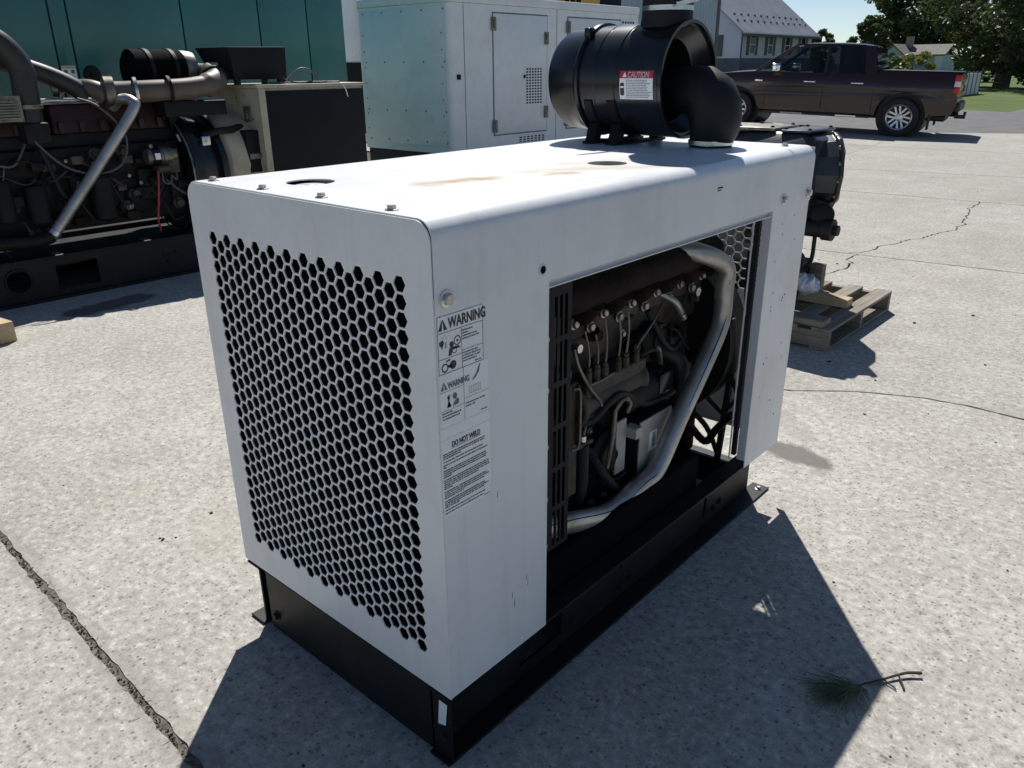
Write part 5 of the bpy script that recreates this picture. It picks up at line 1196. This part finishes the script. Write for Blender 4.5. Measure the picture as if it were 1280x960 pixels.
# low white fence
FN = thing('white_fence', 'low white board fence on the lawn behind the truck tail', 'fence', (-8.2, 39, 0))
for k in range(9):
    y = 36.6+k*.62; MB().box(-8.62+.02*k, -8.56+.02*k, y, y+.56, .04, 1.02).build('panel', 'trim_white', FN, bev=.01)
    MB().box(-8.64+.02*k, -8.54+.02*k, y+.562, y+.618, 0, 1.1).build('post', 'seam_grey', FN)
MB().box(-9.9, -8.64, 36.6, 36.66, .04, 1.02).build('panel', 'trim_white', FN, bev=.01)
PT = thing('picnic_table', 'small picnic table far off on the lawn at right', 'table', (-10.1, 51.5, 0))
MB().box(-10.9, -9.3, 51.2, 51.9, .68, .74).build('table_top', 'wood_grey_x', PT)
for y in (50.9, 52.2): MB().box(-10.9, -9.3, y-.13, y+.13, .42, .46).build('bench', 'wood_grey_x', PT)
for x in (-10.6, -9.6): MB().hexa([(x, 50.95, 0), (x+.08, 50.95, 0), (x+.08, 52.15, 0), (x, 52.15, 0)], [(x, 51.4, .68), (x+.08, 51.4, .68), (x+.08, 51.7, .68), (x, 51.7, .68)]).build('leg', 'wood_grey_x', PT)

# ------------------------------------------------------------------ TREES
def leafcloud(centres, n, size, rr):
    q_v = []; q_f = []
    for i in range(n):
        c, rad = rr.choice(centres)
        d = Vector((rr.gauss(0, 1), rr.gauss(0, 1), rr.gauss(0, 1))).normalized()*rad*(rr.random()**.38)
        d.z *= .72; p = c+d
        a = Vector((rr.gauss(0, 1), rr.gauss(0, 1), rr.gauss(0, .6))).normalized(); b_ = a.cross(Vector((rr.gauss(0, 1), rr.gauss(0, 1), rr.gauss(0, 1)))).normalized()
        s = size*rr.uniform(.6, 1.35); k = len(q_v)
        q_v += [p-a*s, p+b_*s*.45, p+a*s, p-b_*s*.45]; q_f.append((k, k+1, k+2, k+3))
    m_ = MB(); m_.v = q_v; m_.f = q_f; return m_
def tree(name, label, x, y, h, rad, n, size, mat, seed, low=.18, group='trees around the houses', squash=1.0, clumps=42):
    rr = random.Random(seed); t = thing(name, label, 'tree', (x, y, 0), group)
    q = MB(); top = Vector((x+rr.uniform(-.3, .3), y, h*.72))
    q.tube(crv([(x, y, -.3), (x+.1, y, h*.2), (x-.1, y+.1, h*.45), tuple(top)], 5), [h*.035*(1-.055*i) for i in range(16)], 10)
    tk = q.build('trunk', 'bark', t); cen = []
    for k in range(clumps):
        zz = low+(1-low)*((k+.5)/clumps)**.9; a = k*2.399+rr.uniform(-.3, .3)
        prof_ = math.sin(math.pi*min(1, max(.05, (zz-low*.5)/(1.06-low*.5))))**.6
        rr_ = rad*prof_*math.sqrt(rr.uniform(.15, 1)); cr = rad*rr.uniform(.16, .30)
        cen.append((Vector((x+rr_*math.cos(a)*squash, y+rr_*math.sin(a), h*zz*.95)), cr))
    for k in range(0, clumps, 3):
        c, cr = cen[k]; b0 = Vector((x, y, max(h*.15, c.z*.6)))
        q = MB(); q.tube(crv([tuple(b0), tuple((b0+c)/2+Vector((0, 0, -.1*rad*.3))), tuple(c)], 4), [h*.012*(1-.09*i) for i in range(9)], 6); q.build('limb', 'bark', tk)
    lc = leafcloud(cen, n, size, rr); lc.build('crown', mat, t, smooth=0); return t
tree('maple_tree', 'large dark maple overhanging the white fence and lawn at right', -9.4, 51.5, 13.0, 4.6, 15000, .19, 'leaf_dark', 1, low=.06, clumps=64)
tree('maple_tree', 'tall broad tree rising directly behind the far house roof', -37.0, 134, 19.5, 8.6, 17000, .42, 'leaf_dark', 2, low=.16, clumps=80)
tree('maple_tree', 'small rounded tree just left of the far house gable', -37.0, 112, 7.2, 2.5, 5000, .26, 'leaf_dark', 3, low=.2)
tree('maple_tree', 'lighter green tree at the right edge beside the driveway', -5.6, 60.0, 12.5, 4.8, 13000, .22, 'leaf_mid', 4, low=.05, clumps=60)
tree('maple_tree', 'shaded tree directly behind the large maple at the lawn edge', -17.0, 92, 13, 5.5, 9000, .32, 'leaf_dark', 7, low=.05, clumps=50)
tree('bush_tree', 'low yellowish green bush peeking over the pickup bed', -11.75, 43.8, 1.95, 1.0, 1500, .10, 'leaf_yellow', 8, low=.2, clumps=14)
tree('bush_tree', 'dull green bush in front of the far house gable', -13.2, 44.6, 1.75, 1.1, 1500, .10, 'leaf_mid', 9, low=.2, clumps=14)
tree('far_tree', 'tiny round treetop on the skyline left of the big trees', -46, 118, 6.0, 2.6, 2600, .3, 'leaf_dark', 12, low=.2, clumps=20)
rr = random.Random(77); cen = []
for k in range(120):
    a = rr.uniform(0, 1); x = -75+a*150; y = 130-.12*abs(x)+rr.uniform(0, 25); cen.append((Vector((x, y, rr.uniform(.8, 3.4)+(4.5 if x > -12 else 0)*rr.random())), rr.uniform(1.6, 3.0)))
wd_ = leafcloud(cen, 24000, .42, rr).build('far_wood', 'leaf_dark', smooth=0); wd_['kind'] = 'stuff'; wd_['label'] = 'distant dark band of woodland along the horizon'; wd_['category'] = 'woodland'

# ------------------------------------------------------------------ PINE TWIG
tw = thing('pine_twig', 'fallen pine twig with a tuft of long green needles on the shaded concrete', 'twig', (.66, .88, 0))
MB().tube(crv([(.718, .995, .012), (.690, .972, .012), (.668, .942, .010), (.645, .905, .008), (.62, .868, .007), (.60, .835, .006), (.585, .80, .005)], 6), [.0042-.00007*i for i in range(37)], 8).build('stem', 'twig_bark', tw)
MB().tube(crv([(.676, .948, .010), (.690, .930, .006), (.700, .915, .004)], 4), .0028, 6).build('stub', 'twig_bark', tw)
MB().tube(crv([(.650, .912, .008), (.675, .905, .005), (.685, .90, .004)], 4), .002, 6).build('stub', 'twig_bark', tw)
q = MB(); rr = random.Random(14)
for k in range(150):
    t = rr.random(); p = Vector((.62-.05*t, .85-.06*t, .006)); a = math.atan2(-.8, -.45)+rr.gauss(0, .55); l = rr.uniform(.06, .12)
    d = Vector((math.cos(a), math.sin(a), 0)); e = p+d*l+Vector((0, 0, rr.uniform(-.004, .02))); e.z = max(e.z, .0015); mid = (p+e)/2+Vector((0, 0, rr.uniform(.002, .012)))
    q.tube([p, mid, e], [.0010, .0009, .0004], 3)
q.build('needles', 'needle_green', tw, smooth=0, kind='stuff')
